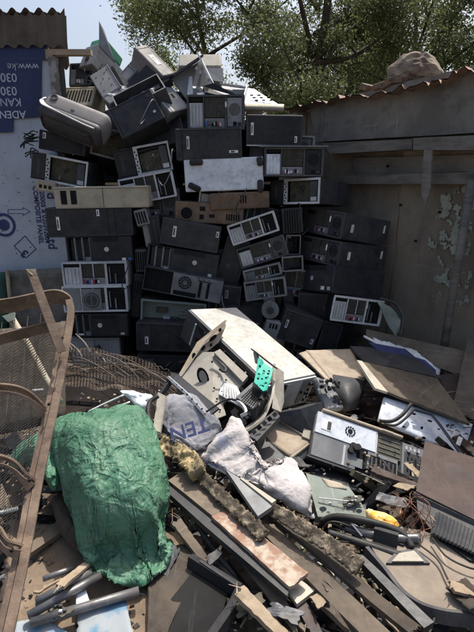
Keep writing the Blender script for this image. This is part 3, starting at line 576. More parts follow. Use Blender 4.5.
# trays at the top right
r = thing('open_chassis', 'open pale metal tray at the top right edge of the heap', 'computer chassis', at=P(235,95,2.85))
MB().slab([P(222,84,2.9),P(246,88,2.9),P(244,101,2.8),P(232,99,2.8),P(222,92,2.85)], .02, SILD).build('tray_floor', r, world=True)
MB().strap([P(220,84,2.85),P(247,88,2.85)], Vector((0,1,0)), .05, .006, SIL).build('rail', r, world=True)
MB().strap([P(247,88,2.85),P(243,102,2.7)], Vector((0,0,1)), .03, .006, SIL).build('rail', r, world=True)
MB().box(-.04,.04,0,.03,-.01,.02,SILD,Matrix.Translation(P(239,93,2.82))).build('bracket', r, world=True)
r = thing('open_chassis', 'triangular silver chassis plate sloping down at the top right edge of the heap', 'computer chassis', at=P(260,103,2.85))
MB().slab([P(248,88,2.92),P(254,89,2.92),P(278,104,2.8),P(244,104,2.75)], .012, SIL).build('plate', r, world=True)
b = MB()
for k in range(9): b.box(0,.02,-.004,0,0,.008,VOID,Matrix.Translation(P(250+k*2.4,96+(k%3)*2.5,2.80)))
b.build('slots', r, world=True)
b = MB(); b.sheet([P(243,103,2.72),P(284,104,2.72),P(284,109,2.70),P(243,108,2.70)], 12, 2, .02, BEI, .003, 9); tag(b.build('beige_panel', world=True), 'thin dusty beige panel edge above the top right black case', 'panel')
b = MB(); b.slab([P(246,108,2.80),P(262,108,2.80),P(262,117,2.78),P(246,117,2.78)], .1, RUSTM); tag(b.build('drive_unit', world=True), 'brownish drive unit wedged above the top right black case', 'drive')

# grey rounded computer with silver accent at the left
r = thing('computer_tower', 'smooth grey rounded computer with silver curved accent lying on its side at the left', 'computer tower', at=P(76,113,2.45))
M, w, h = frame3(P(50,88,2.50), P(113,113,2.50), P(41,110,2.44)); h *= 1.0
MB().bbox(-w/2, w/2, 0, .15, -h*.40, h*.5, GRY, .045, 6, M, True).build('body', r, world=True)
MB().bbox(-w*.49, w*.47, -.004, .13, -h*.54, -h*.12, CHAR, .03, 5, M, True).build('lower_shell', r, world=True)
MB().bbox(-w*.44, w*.36, .02, .13, -h*.60, -h*.40, BLK, .03, 4, M, True).build('underside', r, world=True)
pts = [M @ Vector((x, y, z)) for x, y, z in [(-w*.50,.02,.16*h),(-w*.485,-.006,-.10*h),(-w*.42,-.012,-.28*h),(-w*.25,-.014,-.36*h),(-w*.0,-.014,-.42*h),(w*.26,-.014,-.47*h),(w*.40,-.008,-.45*h)]]
MB().strap(smoothpath(pts, 5), (M.to_3x3() @ Vector((0,.3,1))).normalized(), [.004+.020*math.exp(-((i-9)/4.5)**2) for i in range(31)], .007, SIL).build('silver_accent', r, world=True)
MB().ring(-w*.36, h*.18, .014, .020, -.006, .004, DST, 20, M).disc(-w*.36, h*.18, .0135, -.003, .003, CHAR, 20, M).build('power_button', r, world=True)
MB().box(-w*.05, w*.0, -.003, .001, -h*.05, 0, CHAR, M).build('small_mark', r, world=True)
# torn black strands on left end of the stickered case
b = MB()
for k in range(14):
    p = P(36+random.uniform(-3,6), 131+random.uniform(0,22), 2.50); b.tube(smoothpath([p, p+Vector((-.02-.03*random.random(), random.uniform(-.02,.02), random.uniform(-.02,.02))), p+Vector((-.05-.02*random.random(), random.uniform(-.03,.02), random.uniform(-.05,.01)))], 3), .0035, BLK2, 5)
tag(b.build('torn_plastic_strands', world=True), 'frayed black strands hanging off the left end of the black case', 'torn plastic')
# cases behind the front row, seen through the gaps
rb = random.Random(3); k = 0
backs = []
for row in range(12):
    for colm in range(5):
        x = -1.02+colm*.36+rb.uniform(-.04,.04); z = .50+row*.185
        if (colm == 0 and row > 8) or row > (8,8,9,8,5)[colm]: continue
        M = Matrix.Translation((x+.02, 3.12+rb.uniform(-.03,.05), z)) @ Matrix.Rotation(R(rb.uniform(-4,4)),4,'Y') @ Matrix.Rotation(R(rb.uniform(-6,6)),4,'Z')
        backs.append((M, colm, row))
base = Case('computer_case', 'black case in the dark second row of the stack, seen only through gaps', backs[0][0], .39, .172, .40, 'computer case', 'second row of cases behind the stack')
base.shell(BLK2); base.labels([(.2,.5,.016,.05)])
def dup(root, M, label=None):
    r2 = root.copy(); COL.objects.link(r2); r2.matrix_basis = M
    if label: r2['label'] = label
    for ch in list(root.children):
        cc = ch.copy(); COL.objects.link(cc); cc.parent = r2
        for g in ch.children: gg = g.copy(); COL.objects.link(gg); gg.parent = cc
    return r2
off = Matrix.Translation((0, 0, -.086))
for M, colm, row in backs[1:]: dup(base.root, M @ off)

# cases wedged a little deeper in the gaps between the columns
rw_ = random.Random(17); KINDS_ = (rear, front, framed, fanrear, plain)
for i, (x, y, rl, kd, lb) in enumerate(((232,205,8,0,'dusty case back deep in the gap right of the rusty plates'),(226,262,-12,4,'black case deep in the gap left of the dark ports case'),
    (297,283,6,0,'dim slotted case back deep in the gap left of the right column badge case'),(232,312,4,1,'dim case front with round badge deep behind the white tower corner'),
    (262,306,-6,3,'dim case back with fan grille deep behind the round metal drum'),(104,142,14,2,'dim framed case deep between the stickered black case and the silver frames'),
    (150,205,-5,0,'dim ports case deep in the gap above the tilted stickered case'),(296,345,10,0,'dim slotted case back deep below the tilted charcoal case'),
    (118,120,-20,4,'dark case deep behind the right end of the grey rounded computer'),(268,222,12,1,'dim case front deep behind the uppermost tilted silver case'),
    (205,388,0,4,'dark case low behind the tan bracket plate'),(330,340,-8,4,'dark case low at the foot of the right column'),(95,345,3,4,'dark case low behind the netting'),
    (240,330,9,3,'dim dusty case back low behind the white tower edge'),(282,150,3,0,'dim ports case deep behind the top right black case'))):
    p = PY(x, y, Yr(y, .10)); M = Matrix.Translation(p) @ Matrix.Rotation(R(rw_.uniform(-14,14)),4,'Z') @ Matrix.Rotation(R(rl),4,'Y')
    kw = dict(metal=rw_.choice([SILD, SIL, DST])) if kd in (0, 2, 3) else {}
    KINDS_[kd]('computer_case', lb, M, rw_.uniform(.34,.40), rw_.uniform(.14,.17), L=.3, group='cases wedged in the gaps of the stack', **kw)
# thin cables hanging out of the stack
rc = random.Random(31)
for i, (x, y, lb) in enumerate(((152,100,'thin pale cable dangling beside the grey panel case with cream sticker'),(246,190,'thin dark cable hanging beside the white panel'),(172,150,'thin cable hanging by the silver framed cases'),(300,205,'thin cable looping above the upper case with purple ports'),(222,300,'thin cable hanging below the centre fan grille case'),(130,262,'thin cable hanging between the left and centre columns'))):
    a = PY(x, y, Yr(y, -.10)); e = PY(x+rc.uniform(-12,12), y+rc.uniform(22,40), Yr(y, -.12))
    MBc = MB().tube(smoothpath([a+Vector((0,.12,0)), a, a.lerp(e,.5)+Vector((rc.uniform(-.05,.05),-.02,-.02)), e, e+Vector((rc.uniform(-.05,.05),.05,.03))],6), .0028, SILD if i%2==0 else RUB, 6)
    tag(MBc.build('cable', world=True), lb, 'cable')
# ------------------------------------------------------------------ foreground debris
def mass(name, outline, bulge=.1, back=.06, m=GSACK, rings=9, amp=.012, freq=14, fold=.008, ffreq=30, seed=0, sub=4, prof=.5, bias=(0,0), parent=None, crease=None):
    """closed crumpled volume whose rim follows the outline (list of world points)"""
    pts = [Vector(p) for p in outline]; loop = []
    q = pts
    for i in range(len(q)):
        a, b, c, d = q[i-1], q[i], q[(i+1)%len(q)], q[(i+2)%len(q)]
        for k in range(sub):
            t = k/sub; loop.append(.5*((2*b)+(c-a)*t+(2*a-5*b+4*c-d)*t*t+(3*b-a-3*c+d)*t*t*t))
    n = len(loop); cen = sum(loop, Vector())/n; cen = cen+RT*bias[0]+UP*bias[1]
    vd = (CAM-cen).normalized(); vs = []; fs = []
    def ft(p, s):
        v = p*freq+Vector((seed*5.3, s*9.1, 0)); h = amp*(noise.noise(v)+.5*noise.noise(v*2.1))
        wv = Vector((noise.noise(p*9+Vector((1,seed,0))), noise.noise(p*9+Vector((5,seed,2))), noise.noise(p*9+Vector((9,seed,4)))))*.035
        q = p+wv; a = q.x*.9+q.z*.3; c_ = -q.x*.3+q.z*.9; q = Vector((a*1.35, q.y, c_*.75)); o = 0
        for k, sc in ((1.0, 1.0), (.42, 2.3), (.20, 5.1)):
            d = noise.voronoi(q*ffreq*sc+Vector((seed*1.7, k*7, s)))[0]; o += k*(d[0]*1.1-.5*(d[1]-d[0]))
        return h+fold*o*1.6
    for side, dep in ((1, bulge), (-1, back)):
        for j in range(rings+1):
            t = j/rings                              # 0 rim .. 1 centre
            for i in range(n):
                if j == rings and i: break
                p = loop[i].lerp(cen, t if j < rings else 1); prf = (1-(1-t)**2)**prof
                p = p+vd*side*(dep*prf); w = min(1, t*2.5+.15)
                p = p+vd*side*ft(p, side)*w+UP*.5*ft(p+Vector((3,1,2)), side)*min(1, t*3+.5); vs.append(p)
        if side == 1: o2 = len(vs)
    def idx(side, j, i): return (0 if side == 1 else o2)+(j*n+(i % n) if j < rings else rings*n)
    for side in (1, -1):
        for j in range(rings):
            for i in range(n):
                if j < rings-1: f = (idx(side,j,i), idx(side,j,i+1), idx(side,j+1,i+1), idx(side,j+1,i))
                else: f = (idx(side,j,i), idx(side,j,i+1), idx(side,rings,0))
                fs.append(f)
    for i in range(n): fs.append((idx(1,0,i), idx(-1,0,i), idx(-1,0,i+1), idx(1,0,i+1)))
    b = MB(); b.add(vs, fs, m, True); return b.build(name, parent, world=True)
def crumple(o, frames=22, excess=.30, inner=.86, grav=9.8, sub=0, bend=.05, fric=20, smooth=True):
    """let the closed sack o settle as slack cloth around a slightly smaller body, then freeze the folds"""
    body = o.copy(); body.data = o.data.copy(); COL.objects.link(body); body.name = 'tmp_body'
    n = len(body.data.vertices); co = np.empty(n*3); body.data.vertices.foreach_get('co', co); co = co.reshape(-1, 3)
    nr = np.empty(n*3); body.data.vertices.foreach_get('normal', nr); nr = nr.reshape(-1, 3)
    c_ = co.mean(0); body.data.vertices.foreach_set('co', (c_+(co-c_)*inner).ravel()); body.data.update()
    cm = body.modifiers.new('collision', 'COLLISION'); body.collision.thickness_outer = .004; body.collision.cloth_friction = fric
    fm = MB().box(-1.5, 1.5, .3, 3.5, .60, .675, RUB).build('tmp_floor'); fm.modifiers.new('collision', 'COLLISION'); fm.collision.thickness_outer = .004
    m = o.modifiers.new('cloth', 'CLOTH'); s = m.settings; s.quality = 4; s.mass = .2; s.air_damping = 2
    s.tension_stiffness = 12; s.compression_stiffness = 12; s.shear_stiffness = 4; s.bending_stiffness = bend
    s.shrink_min = -excess; s.shrink_max = -excess
    m.collision_settings.distance_min = .003; m.collision_settings.use_self_collision = False; m.collision_settings.collision_quality = 2
    m.point_cache.frame_start = 1; m.point_cache.frame_end = frames+1
    for f in range(1, frames+1): scene.frame_set(f)
    dg = bpy.context.evaluated_depsgraph_get(); ev = o.evaluated_get(dg); me = bpy.data.meshes.new_from_object(ev)
    k = np.empty(len(me.vertices)*3); me.vertices.foreach_get('co', k)
    if not np.isfinite(k).all(): print('CRUMPLE FAILED', o.name); o.modifiers.clear(); bpy.data.objects.remove(body); bpy.data.objects.remove(fm); return
    o.modifiers.clear(); old = o.data; o.data = me; bpy.data.objects.remove(body); bpy.data.objects.remove(fm); scene.frame_set(1)
    me.polygons.foreach_set('use_smooth', [smooth]*len(me.polygons)); me.update()
def pts(*a): return [P(*x) for x in a]
def gpts(h, *a): return [G(x[0], x[1], x[2] if len(x) > 2 else h) for x in a]
def plank(name, label, q, t, m, cat='plank', nx=14, amp=.003, edge=.0, cl=None, group=None, parts=()):
    b = MB(); b.sheet(q, nx, 4, t, m, amp, 7, len(label), False, edge); o = b.build(name, world=True); return tag(o, label, cat, group)

# --- white tower computer
TLw, TRw, BLw = (190,310,2.30), (236,308,2.498), (268,384,1.90)
M, w, h = frame3(P(*TLw), P(*TRw), P(*BLw))
c = Case('computer_tower', 'dusty white computer tower lying diagonally across the middle of the heap', M, w, h, .16, 'computer tower')
c.part('shell', MB().bbox(-w/2+.004, w/2-.004, .004, .16, -h/2+.004, h/2-.004, SILD, .004))
c.part('side_panel', MB().bbox(-w/2, w/2, -.004, .0035, -h/2, h/2, WHT, .003))
b = MB()                                             # front with drive slots along the left long side
b.box(-w/2-.012, -w/2+.003, .0, .155, -h/2, h/2, DST)
for k in range(4): b.box(-w/2-.020, -w/2-.0121, .015+k*.034, .037+k*.034, -h*.42, h*.30, BLK if k % 2 else VOID)
for k in range(6): b.box(-w/2-.024, -w/2-.0201, .02, .14, h*(.33-.13*k), h*(.335-.13*k)+.006, SIL if k in (0, 5) else DST)
c.part('front_panel', b)
b = MB()                                             # rear end towards the viewer: pale slot bars
b.box(-w/2+.0, w/2, .004, .15, -h/2-.010, -h/2+.003, SIL)
for k in range(5): b.box(-w/2+.012+k*.026, -w/2+.030+k*.026, .015, .125, -h/2-.016, -h/2-.0101, WHT if k % 2 == 0 else VOID)
b.box(w*.22, w*.46, .012, .14, -h/2-.014, -h/2-.0101, SILD)
rr = random.Random(5)
for k in range(14): x = w*rr.uniform(.23,.43); y = rr.uniform(.015,.13); b.box(x, x+.008, y, y+.01, -h/2-.020, -h/2-.0141, rr.choice([VOID, BEIP, SIL]))
c.part('rear_panel', b)
b = MB(); b.sheet(pts((316,377,1.96),(331,381,1.98),(344,408,1.90),(327,411,1.88)), 10, 10, .03, SILD, .008, 40, 3)
for k in range(24):
    q = P(rr.uniform(318,340), rr.uniform(380,407), 1.915); b.box(-.008,.008,-.006,.01,-.004,.004, rr.choice([VOID,SIL,CHAR,BLK]), Matrix.Translation(q) @ Matrix.Rotation(rr.random()*3,4,'Y'))
tag(b.build('broken_faceplate', world=True), 'crumpled dark ornate computer faceplate leaning on the lower end of the white tower', 'faceplate')
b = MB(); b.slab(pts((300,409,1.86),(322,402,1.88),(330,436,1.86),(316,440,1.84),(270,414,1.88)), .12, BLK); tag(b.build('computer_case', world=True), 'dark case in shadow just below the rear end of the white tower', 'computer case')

# --- perforated chassis pieces left of the white tower
r = thing('chassis_plate', 'long tan perforated bracket plate standing against the left corner of the white tower', 'metal plate', at=P(205,350,2.1))
MB().slab(pts((225,320,2.15),(226,326,2.14),(219,342,2.1),(200,357,2.04),(183,378,1.98),(179,374,1.99),(197,342,2.08)), .006, TAN).build('plate', r, world=True)
b = MB()
for (x, y, rx, ry) in ((213,338,5,2),(203,348,3,2),(194,356,2.5,3),(211,345,1.5,1.5),(220,330,2,1.5),(188,368,2,1.5),(198,352,1,1)): 
    b = MB(); b.slab([P(x+rx*math.cos(a)*(.8)+ry*.3*math.sin(a), y-rx*.6*math.cos(a)+ry*math.sin(a), 2.035+(x-200)*.0032) for a in [k*math.pi/5 for k in range(10)]], .002, VOID); b.build('hole', r, world=True)
MB().strap(pts((226,321,2.12),(204,343,2.06),(181,377,1.96)), FW, .03, .004, BEIP).build('rolled_edge', r, world=True)
r = thing('chassis_plate', 'beige perforated metal plate with oval opening lying between the tan bracket and the white sack', 'metal plate', at=P(215,395,1.9))
MB().slab(pts((203,352,2.03),(214,352,2.03),(245,382,1.93),(223,404,1.84),(226,415,1.80),(211,421,1.78),(196,404,1.84),(176,378,1.95)), .006, BEIP).build('plate', r, world=True)
def oval(x, y, rx, ry, d, ang=0, n=16): return [P(x+rx*math.cos(t)*math.cos(ang)-ry*math.sin(t)*math.sin(ang), y+rx*math.cos(t)*math.sin(ang)+ry*math.sin(t)*math.cos(ang), d) for t in [2*math.pi*k/n for k in range(n)]]
MB().slab(oval(203,377,10,5.5,1.92,1.2), .002, VOID).build('fan_opening', r, world=True)
MB().slab(oval(203,377,6.5,3.6,1.915,1.2), .002, BEIP).build('fan_boss', r, world=True)
b = MB()
for (x,y) in ((217,399),(222,392),(214,408),(208,415),(220,410),(228,395),(233,387),(226,380),(214,388),(205,400),(220,370),(212,362)): MB().slab(oval(x,y,1.1,.9,1.81+(410-y)*.0032,0,8), .004, VOID).build('screw_hole', r, world=True)
MB().slab(pts((214,352,2.0),(220,349,2.01),(248,376,1.92),(243,382,1.9)), .03, BEIP).build('folded_flange', r, world=True)
MB().strap(smoothpath(pts((213,357,1.97),(222,364,1.95),(226,369,1.92),(224,372,1.9),(219,369,1.9)),4), RT, .008, .006, BLK).build('cable_clip', r, world=True)
r = thing('metal_bracket', 'dark angled metal rail with riveted silver edge crossing above the slate sack', 'bracket', at=P(195,395,1.8))
MB().slab(pts((171,372,1.86),(178,374,1.86),(219,408,1.74),(208,417,1.72),(170,382,1.84)), .012, DST).build('rail', r, world=True)
MB().strap(pts((168,377,1.84),(185,392,1.79),(205,414,1.71)), FW, .012, .010, SIL).build('riveted_edge', r, world=True)
b = MB()
for k in range(7): b.slab(oval(172+k*5,380+k*4.8,.9,.9,1.825-k*.018,0,8), .002, VOID)
b.build('rivet_holes', r, world=True)
MB().strap(pts((171,380,1.85),(161,395,1.80),(156,407,1.76),(158,420,1.74)), UP, .022, .014, BLK).build('bent_leg', r, world=True)
MB().strap(pts((189,391,1.84),(170,409,1.78),(163,421,1.74)), UP, .022, .012, CHAR).build('cross_leg', r, world=True)
b = MB(); b.strap(smoothpath(pts((206,412,1.70),(225,400,1.72),(236,400,1.74)),4), FW, .01, .006, BLK); tag(b.build('black_cable', world=True), 'short black cable over the beige plate flange', 'cable')
# --- open chassis with power supply and green board
r = thing('open_chassis', 'dark open computer chassis with curved pale side wall below the white tower', 'computer chassis', at=P(250,410,1.85))
MB().slab(pts((236,382,1.98),(262,382,1.98),(280,400,1.92),(262,430,1.85),(240,438,1.80),(226,412,1.86),(228,392,1.94)), .03, VOID).build('floor', r, world=True)
MB().slab(pts((275,366,1.93),(284,372,1.92),(284,402,1.84),(281,412,1.82),(272,408,1.82),(274,390,1.88)), .012, BEIP).build('side_wall', r, world=True)
MB().strap(smoothpath(pts((274,366,1.95),(273,385,1.9),(270,400,1.84),(262,417,1.78),(250,427,1.74),(240,433,1.72)),5), FW, .045, .010, BEIP).build('curved_rim', r, world=True)
b = MB()
for k in range(16):
    t = k/15; x = 270-28*t+2*math.sin(k*2); y = 398+33*t-6*math.sin(t*3); b.box(-.009,.009,-.02,.01,-.006,.006, rr.choice([DST,OLIVE,SILD,VOID,BEI]), Matrix.Translation(P(x-3,y-3,1.80)) @ Matrix.Rotation(rr.random(),4,'Y'))
b.build('rim_components', r, world=True)
MB().slab(pts((246,433,1.72),(275,410,1.78),(280,416,1.76),(257,441,1.68)), .03, CHAR).build('drive_cage', r, world=True)
b = MB()
for k in range(5): x = 251+k*5.2; y = 433-k*4.4; b.slab([P(x,y-1,1.69+k*.015),P(x+3.4,y-3.9,1.69+k*.015),P(x+6,y-.8,1.69+k*.015),P(x+2.6,y+2.2,1.69+k*.015)], .004, VOID if k % 2 else DST)
b.build('cage_slots', r, world=True)
b = MB(); b.strap(smoothpath(pts((229,400,1.84),(240,403,1.78),(246,412,1.74),(241,416,1.74)),4), UP, .012, .010, SIL); b.strap(smoothpath(pts((236,404,1.80),(252,410,1.74),(258,404,1.76)),5), UP, .010, .008, BLK)
b.build('loose_cables', r, world=True)
M, w, h = frame3(P(237,396,1.80), P(254,381,1.84), P(255,411,1.72)); 
r = thing('power_supply', 'dark mesh sided power supply box beneath the green circuit board', 'power supply', M=M)
MB().slab(pts((236,397,1.80),(253,382,1.86),(267,392,1.82),(256,411,1.74)), .07, DST).build('casing', r, world=True)
b = MB()
for i in range(9):
    for j in range(7):
        u, v = (i+.8)/10, (j+1)/8.5; a = P(239,397,1.785).lerp(P(253,384.5,1.845), u); d_ = P(255.5,408.5,1.73).lerp(P(265,392.5,1.805), u)
        b.box(-.0026,.0026,-.003,.001,-.0022,.0022,VOID,Matrix.Translation(a.lerp(d_, v)))
b.build('mesh_holes', r, world=True)
b = MB(); b.slab(pts((222,380,1.92),(237,386,1.88),(248,409,1.76),(242,407,1.76),(219,394,1.86)), .006, SIL)
for k in range(6): b.slab(pts((224+k*2.2,383+k*1.3,1.905-k*.008),(225+k*2.2,383.3+k*1.3,1.905-k*.008),(224+k*3.0,394+k*1.2,1.845-k*.008),(223+k*3.0,394+k*1.2,1.845-k*.008)), .003, GRYL)
tag(b.build('heat_sink', world=True), 'silver finned metal sheet leaning on the left of the dark power supply', 'metal plate')
r = thing('circuit_board', 'bright turquoise green circuit board on top of the power supply', 'circuit board', at=P(262,373,1.82))
MB().slab(pts((258,358,1.87),(262,359,1.865),(264,363,1.86),(273,369,1.84),(271,378,1.81),(267,390,1.78),(263,391,1.775),(254,382,1.80),(256,372,1.83)), .004, TEAL).build('board', r, world=True)
b = MB()
for (x,y) in ((260,366),(264,371),(268,374),(259,374),(262,379),(266,383),(263,386),(258,379),(269,371),(266,378)): b.slab(oval(x,y,1.3,.8,1.765+(386-y)*.004,.5,6), .003, VOID)
b.build('solder_holes', r, world=True)
b = MB(); b.strap(pts((253,350,1.93),(263,358,1.90),(276,368,1.87)), FW, .05, .005, DST); tag(b.build('metal_strip', world=True), 'thin dark metal strip standing between the white panel and the green circuit board', 'metal strip')
b = MB(); b.slab(pts((253,352,1.94),(256,352,1.93),(258,358,1.9),(255,363,1.9)), .012, BEIP); tag(b.build('plastic_tab', world=True), 'small beige tab at the upper end of the green circuit board', 'plastic tab')
# --- beige box below it
r = thing('disc_drive_box', 'open topped beige drive box with stained cover in the sun below the dark chassis', 'drive box', at=P(283,450,1.78))
MB().sheet(pts((254,430,1.86),(280,417,1.93),(315,441,1.83),(291,457,1.74)), 10, 6, .012, TAN, .003, 12, 2).build('cover', r, world=True)
MB().slab(pts((254,432,1.855),(291,459,1.735),(314,443,1.82),(312,452,1.80),(291,470,1.71),(256,446,1.82)), .06, CHAR).build('body', r, world=True)
MB().strap(pts((278,419,1.915),(313,442,1.815),(291,457.5,1.73)), FW, .012, .006, BEI).build('rim', r, world=True)
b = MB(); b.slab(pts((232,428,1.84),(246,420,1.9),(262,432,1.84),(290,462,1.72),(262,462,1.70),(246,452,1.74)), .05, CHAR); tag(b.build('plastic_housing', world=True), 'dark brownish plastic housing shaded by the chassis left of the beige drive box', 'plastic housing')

# --- tan lid case and boards on the right
r = thing('computer_monitor', 'rounded dark monitor with dusty tan cover lying right of the white tower', 'monitor', at=P(335,380,2.15))
MB().sheet(pts((306,350,2.36),(352,349,2.42),(366,380,2.18),(334,384,2.12)), 12, 10, .012, TAN, .004, 7, 4).build('cover', r, world=True)
MB().sheet(pts((299,353,2.34),(307,350.5,2.362),(346,382,2.14),(334,387,2.10)), 12, 4, .012, TAN, .003, 7, 5).build('cover_flange', r, world=True)
vs = []; fs = []; n = 12
for j, (L0, L1, dd) in enumerate((((320,372,2.26),(366,380,2.20),0),((326,384,2.16),(366,383,2.16),0),((334,398,2.08),(362,393,2.10),.0),((340,412,2.06),(356,410,2.06),0))):
    a, bq = P(*L0), P(*L1)
    for i in range(n+1):
        t = i/n; p = a.lerp(bq, t)+(CAM-a).normalized()*.07*math.sin(math.pi*t); vs.append(p)
for j in range(3):
    for i in range(n): a = j*(n+1)+i; fs.append((a, a+1, a+n+2, a+n+1))
o = len(vs); vs += [v-(CAM-v).normalized()*.12 for v in vs]; fs += [tuple(o+x for x in reversed(f)) for f in fs]
for i in range(n): fs.append((i, o+i, o+i+1, i+1)); q = 3*(n+1)+i; fs.append((q, q+1, o+q+1, o+q))
for j in range(3): a = j*(n+1); fs.append((a, a+n+1, o+a+n+1, o+a)); a += n; fs.append((a, o+a, o+a+n+1, a+n+1))
MB().add(vs, fs, CHAR, True).build('rounded_back', r, world=True)
plank('wooden_board', 'dusty grey brown board with pale left edge lying over the white plate with hoses', pts((361,361,2.20),(437,378,2.24),(470,424,1.98),(386,391,2.02)), .012, WOOD, 'board', amp=.004)
plank('wooden_batten', 'narrow sunlit pale batten along the left edge of the dusty grey brown board', pts((357,360,2.18),(362,361,2.19),(388,392,2.01),(375,388,2.01)), .012, CREAM, 'batten', amp=.001)  # cream on this ridge strip paints the sunlit board edge
plank('dark_board', 'flat charcoal board behind the dusty grey brown board', pts((350,346,2.42),(405,349,2.46),(442,378,2.27),(366,362,2.24)), .012, CHAR, 'board', amp=.003)
b = MB(); b.sheet(pts((364,336,2.50),(424,352,2.48),(442,363,2.42),(438,386,2.34)), 18, 8, .01, STK, .008, 16, 4, True, .12)
o = tag(b.build('torn_printed_board', world=True), 'torn board with blue and white print curling in front of the brown plank', 'torn board')
b = MB(); b.slab(pts((368,342,2.44),(384,345,2.44),(405,349,2.42),(412,356,2.40),(425,360,2.38),(436,370,2.34),(437,384,2.31),(424,380,2.32),(405,368,2.36),(385,356,2.40)), .003, NAVY)
b.build('blue_print', o, world=True)
plank('wooden_plank', 'long brown plank leaning across the foot of the wall on the right', pts((366,329,2.60),(474,353,2.40),(466,378,2.34),(366,339,2.58)), .03, WOOD, amp=.003, group=None)
plank('wooden_post', 'dark leaning post at the right edge beside the long brown plank', pts((468,338,2.42),(490,345,2.35),(474,420,2.1),(452,410,2.15)), .05, WOOD, 'post', amp=.003)
plank('wall_footing', 'dull brown board under the right end of the long brown plank', pts((438,375,2.36),(470,372,2.36),(474,400,2.22),(455,410,2.16)), .02, BROWNP, 'board', amp=.002)
b = MB(); b.sheet(pts((376,300,2.56),(390,308,2.54),(404,322,2.5),(395,337,2.5)), 8, 8, .01, PGREY, .03, 12, 6); b.strap(smoothpath(pts((380,298,2.5),(394,303,2.48),(402,316,2.46),(400,334,2.46)),5), FW, .03, .006, DST); tag(b.build('plastic_sheeting', world=True), 'crumpled grey green plastic sheeting right of the silver slotted case', 'plastic sheet')
# white plate with hoses
Mp, w, h = frame3(P(387,398,2.02), P(472,425,2.02), P(380,420,1.93))
r = thing('appliance_panel', 'white metal appliance plate with black hoses and dents under the grey brown board', 'appliance panel', M=Mp)
MB().sheet(pts((384,397,2.03),(473,424,2.03),(462,457,1.90),(378,420,1.94)), 14, 8, .012, WHT2, .004, 9, 8).build('plate', r, world=True)
b = MB()
b.tube(smoothpath(pts((380,421,1.90),(392,421,1.91),(402,415,1.93),(411,404,1.97)),6), .0075, RUB, 8); b.tube(smoothpath(pts((384,424,1.89),(396,425,1.89),(408,416,1.92),(414,409,1.94)),6), .005, RUB, 8)
b.build('hose', r, world=True)
MB().strap(pts((415,410,1.96),(432,415,1.96),(440,425,1.93),(461,454,1.86)), FW, .012, .010, DST).build('rod', r, world=True)
b = MB()
for (x,y,rx,ry) in ((424,438,2,1.3),(430,421,2.4,1),(439,441,2.4,1.6),(446,444,2.2,1.4),(414,414,2,1),(422,428,1.2,1.6),(404,427,1.6,.9)): MB().slab(oval(x,y,rx,ry,1.885+(440-y)*.0032,.3,10), .004, VOID).build('hole', r, world=True)
MB().slab(pts((459,436,1.91),(463,438,1.91),(460,446,1.88),(456,444,1.88)), .003, STK).build('label_sticker', r, world=True)
b = MB()
for k in range(7): b.slab(oval(455+3*math.cos(k*1.3)*1.6,427+2.6*math.sin(k*2.1)*1.5,1,.8,1.93,0,8), .003, SILD)
b.build('embossed_marks', r, world=True)

# --- dusty case back with fan dots at right centre
M, w, h = frame3(P(317,410,1.86), P(423,447,1.86), P(309,456,1.74))
c = Case('computer_case', 'dusty computer case with white back plate and ring of fan dots at right centre', M, w, h, .30, 'computer case')
c.part('shell', MB().bbox(-w/2, w/2, .012, .30, -h/2, h/2-.001, CHAR, .006))
c.part('top_cover', MB().bbox(-w/2+.02, w*.30, -.014, .29, h/2, h/2+.012, TAN, .004))
b = MB(); b.box(-w*.49, w*.06, -.006, .011, h*.02, h*.47, WHT2); c.part('back_plate', b)
b = MB(); x, z = -w*.18, h*.27
b.disc(x, z, .010, -.0085, -.0061, VOID)
for k in range(12): b.disc(x+.0185*math.cos(k*math.pi/6), z+.0185*math.sin(k*math.pi/6), .0034, -.0085, -.0061, VOID, 8)
c.part('fan_dots', b)
b = MB(); b.box(-w*.44, -w*.35, -.008, -.0061, h*.12, h*.34, STK); b.box(-w*.39, -w*.355, -.009, -.0081, h*.14, h*.32, DST); c.part('label_sticker', b)
b = MB(); b.box(-w*.49, -w*.10, -.003, .011, -h*.46, h*.015, SILD); b.box(-w*.22, -w*.20, -.006, -.0031, -h*.46, -.01, SIL); c.part('lower_plate', b)
b = MB(); b.box(-w*.19, -w*.02, -.001, .0115, -h*.40, -h*.01, VOID)
for k in range(5): b.disc(-w*.13+.014*math.cos(k*1.9), -h*.06+.012*math.sin(k*2.3), .013, -.012-.003*k, -.002, BLK, 10)
b.disc(-w*.035, -h*.08, .004, -.016, -.002, WHT, 8); b.box(-w*.16, -w*.04, -.004, -.0012, -h*.40, -h*.22, SILD); c.part('cable_opening', b)
b = MB(); b.box(w*.0, w*.27, -.003, .011, -h*.44, h*.015, SILD); b.box(w*.02, w*.26, -.0045, -.0031, -h*.32, -h*.06, VOID)
for k in range(6): b.box(w*.03+k*w*.038, w*.045+k*w*.038, -.007, -.0046, -h*.30, -h*.10, DST)
c.part('port_block', b)
b = MB(); b.box(w*.075, w*.30, .002, .0115, h*.03, h*.46, OLIVE)
for k in range(4): b.box(w*.09, w*.29, -.001, .0019, h*(.08+.1*k), h*(.09+.1*k), SILD)
b.box(w*.065, w*.075, -.003, .011, h*.02, h*.47, SIL); c.part('power_supply', b)
b = MB(); b.box(w*.30, w*.495, -.008, .011, -h*.49, h*.42, SILD); b.box(w*.32, w*.475, -.0095, -.0081, -h*.40, h*.25, DST)
for k in range(3): b.box(w*.345+k*w*.035, w*.36+k*w*.035, -.011, -.0096, -h*.15, h*.15, VOID)
for k in range(4): b.box(w*.33+k*w*.038, w*.345+k*w*.038, -.0095, -.0081, h*.30, h*.37, SIL)
c.part('bay_cover', b)
c.part('bottom_edge', MB().box(-w/2-.01, w/2, -.012, .02, -h/2-.008, -h/2-.001, DST))
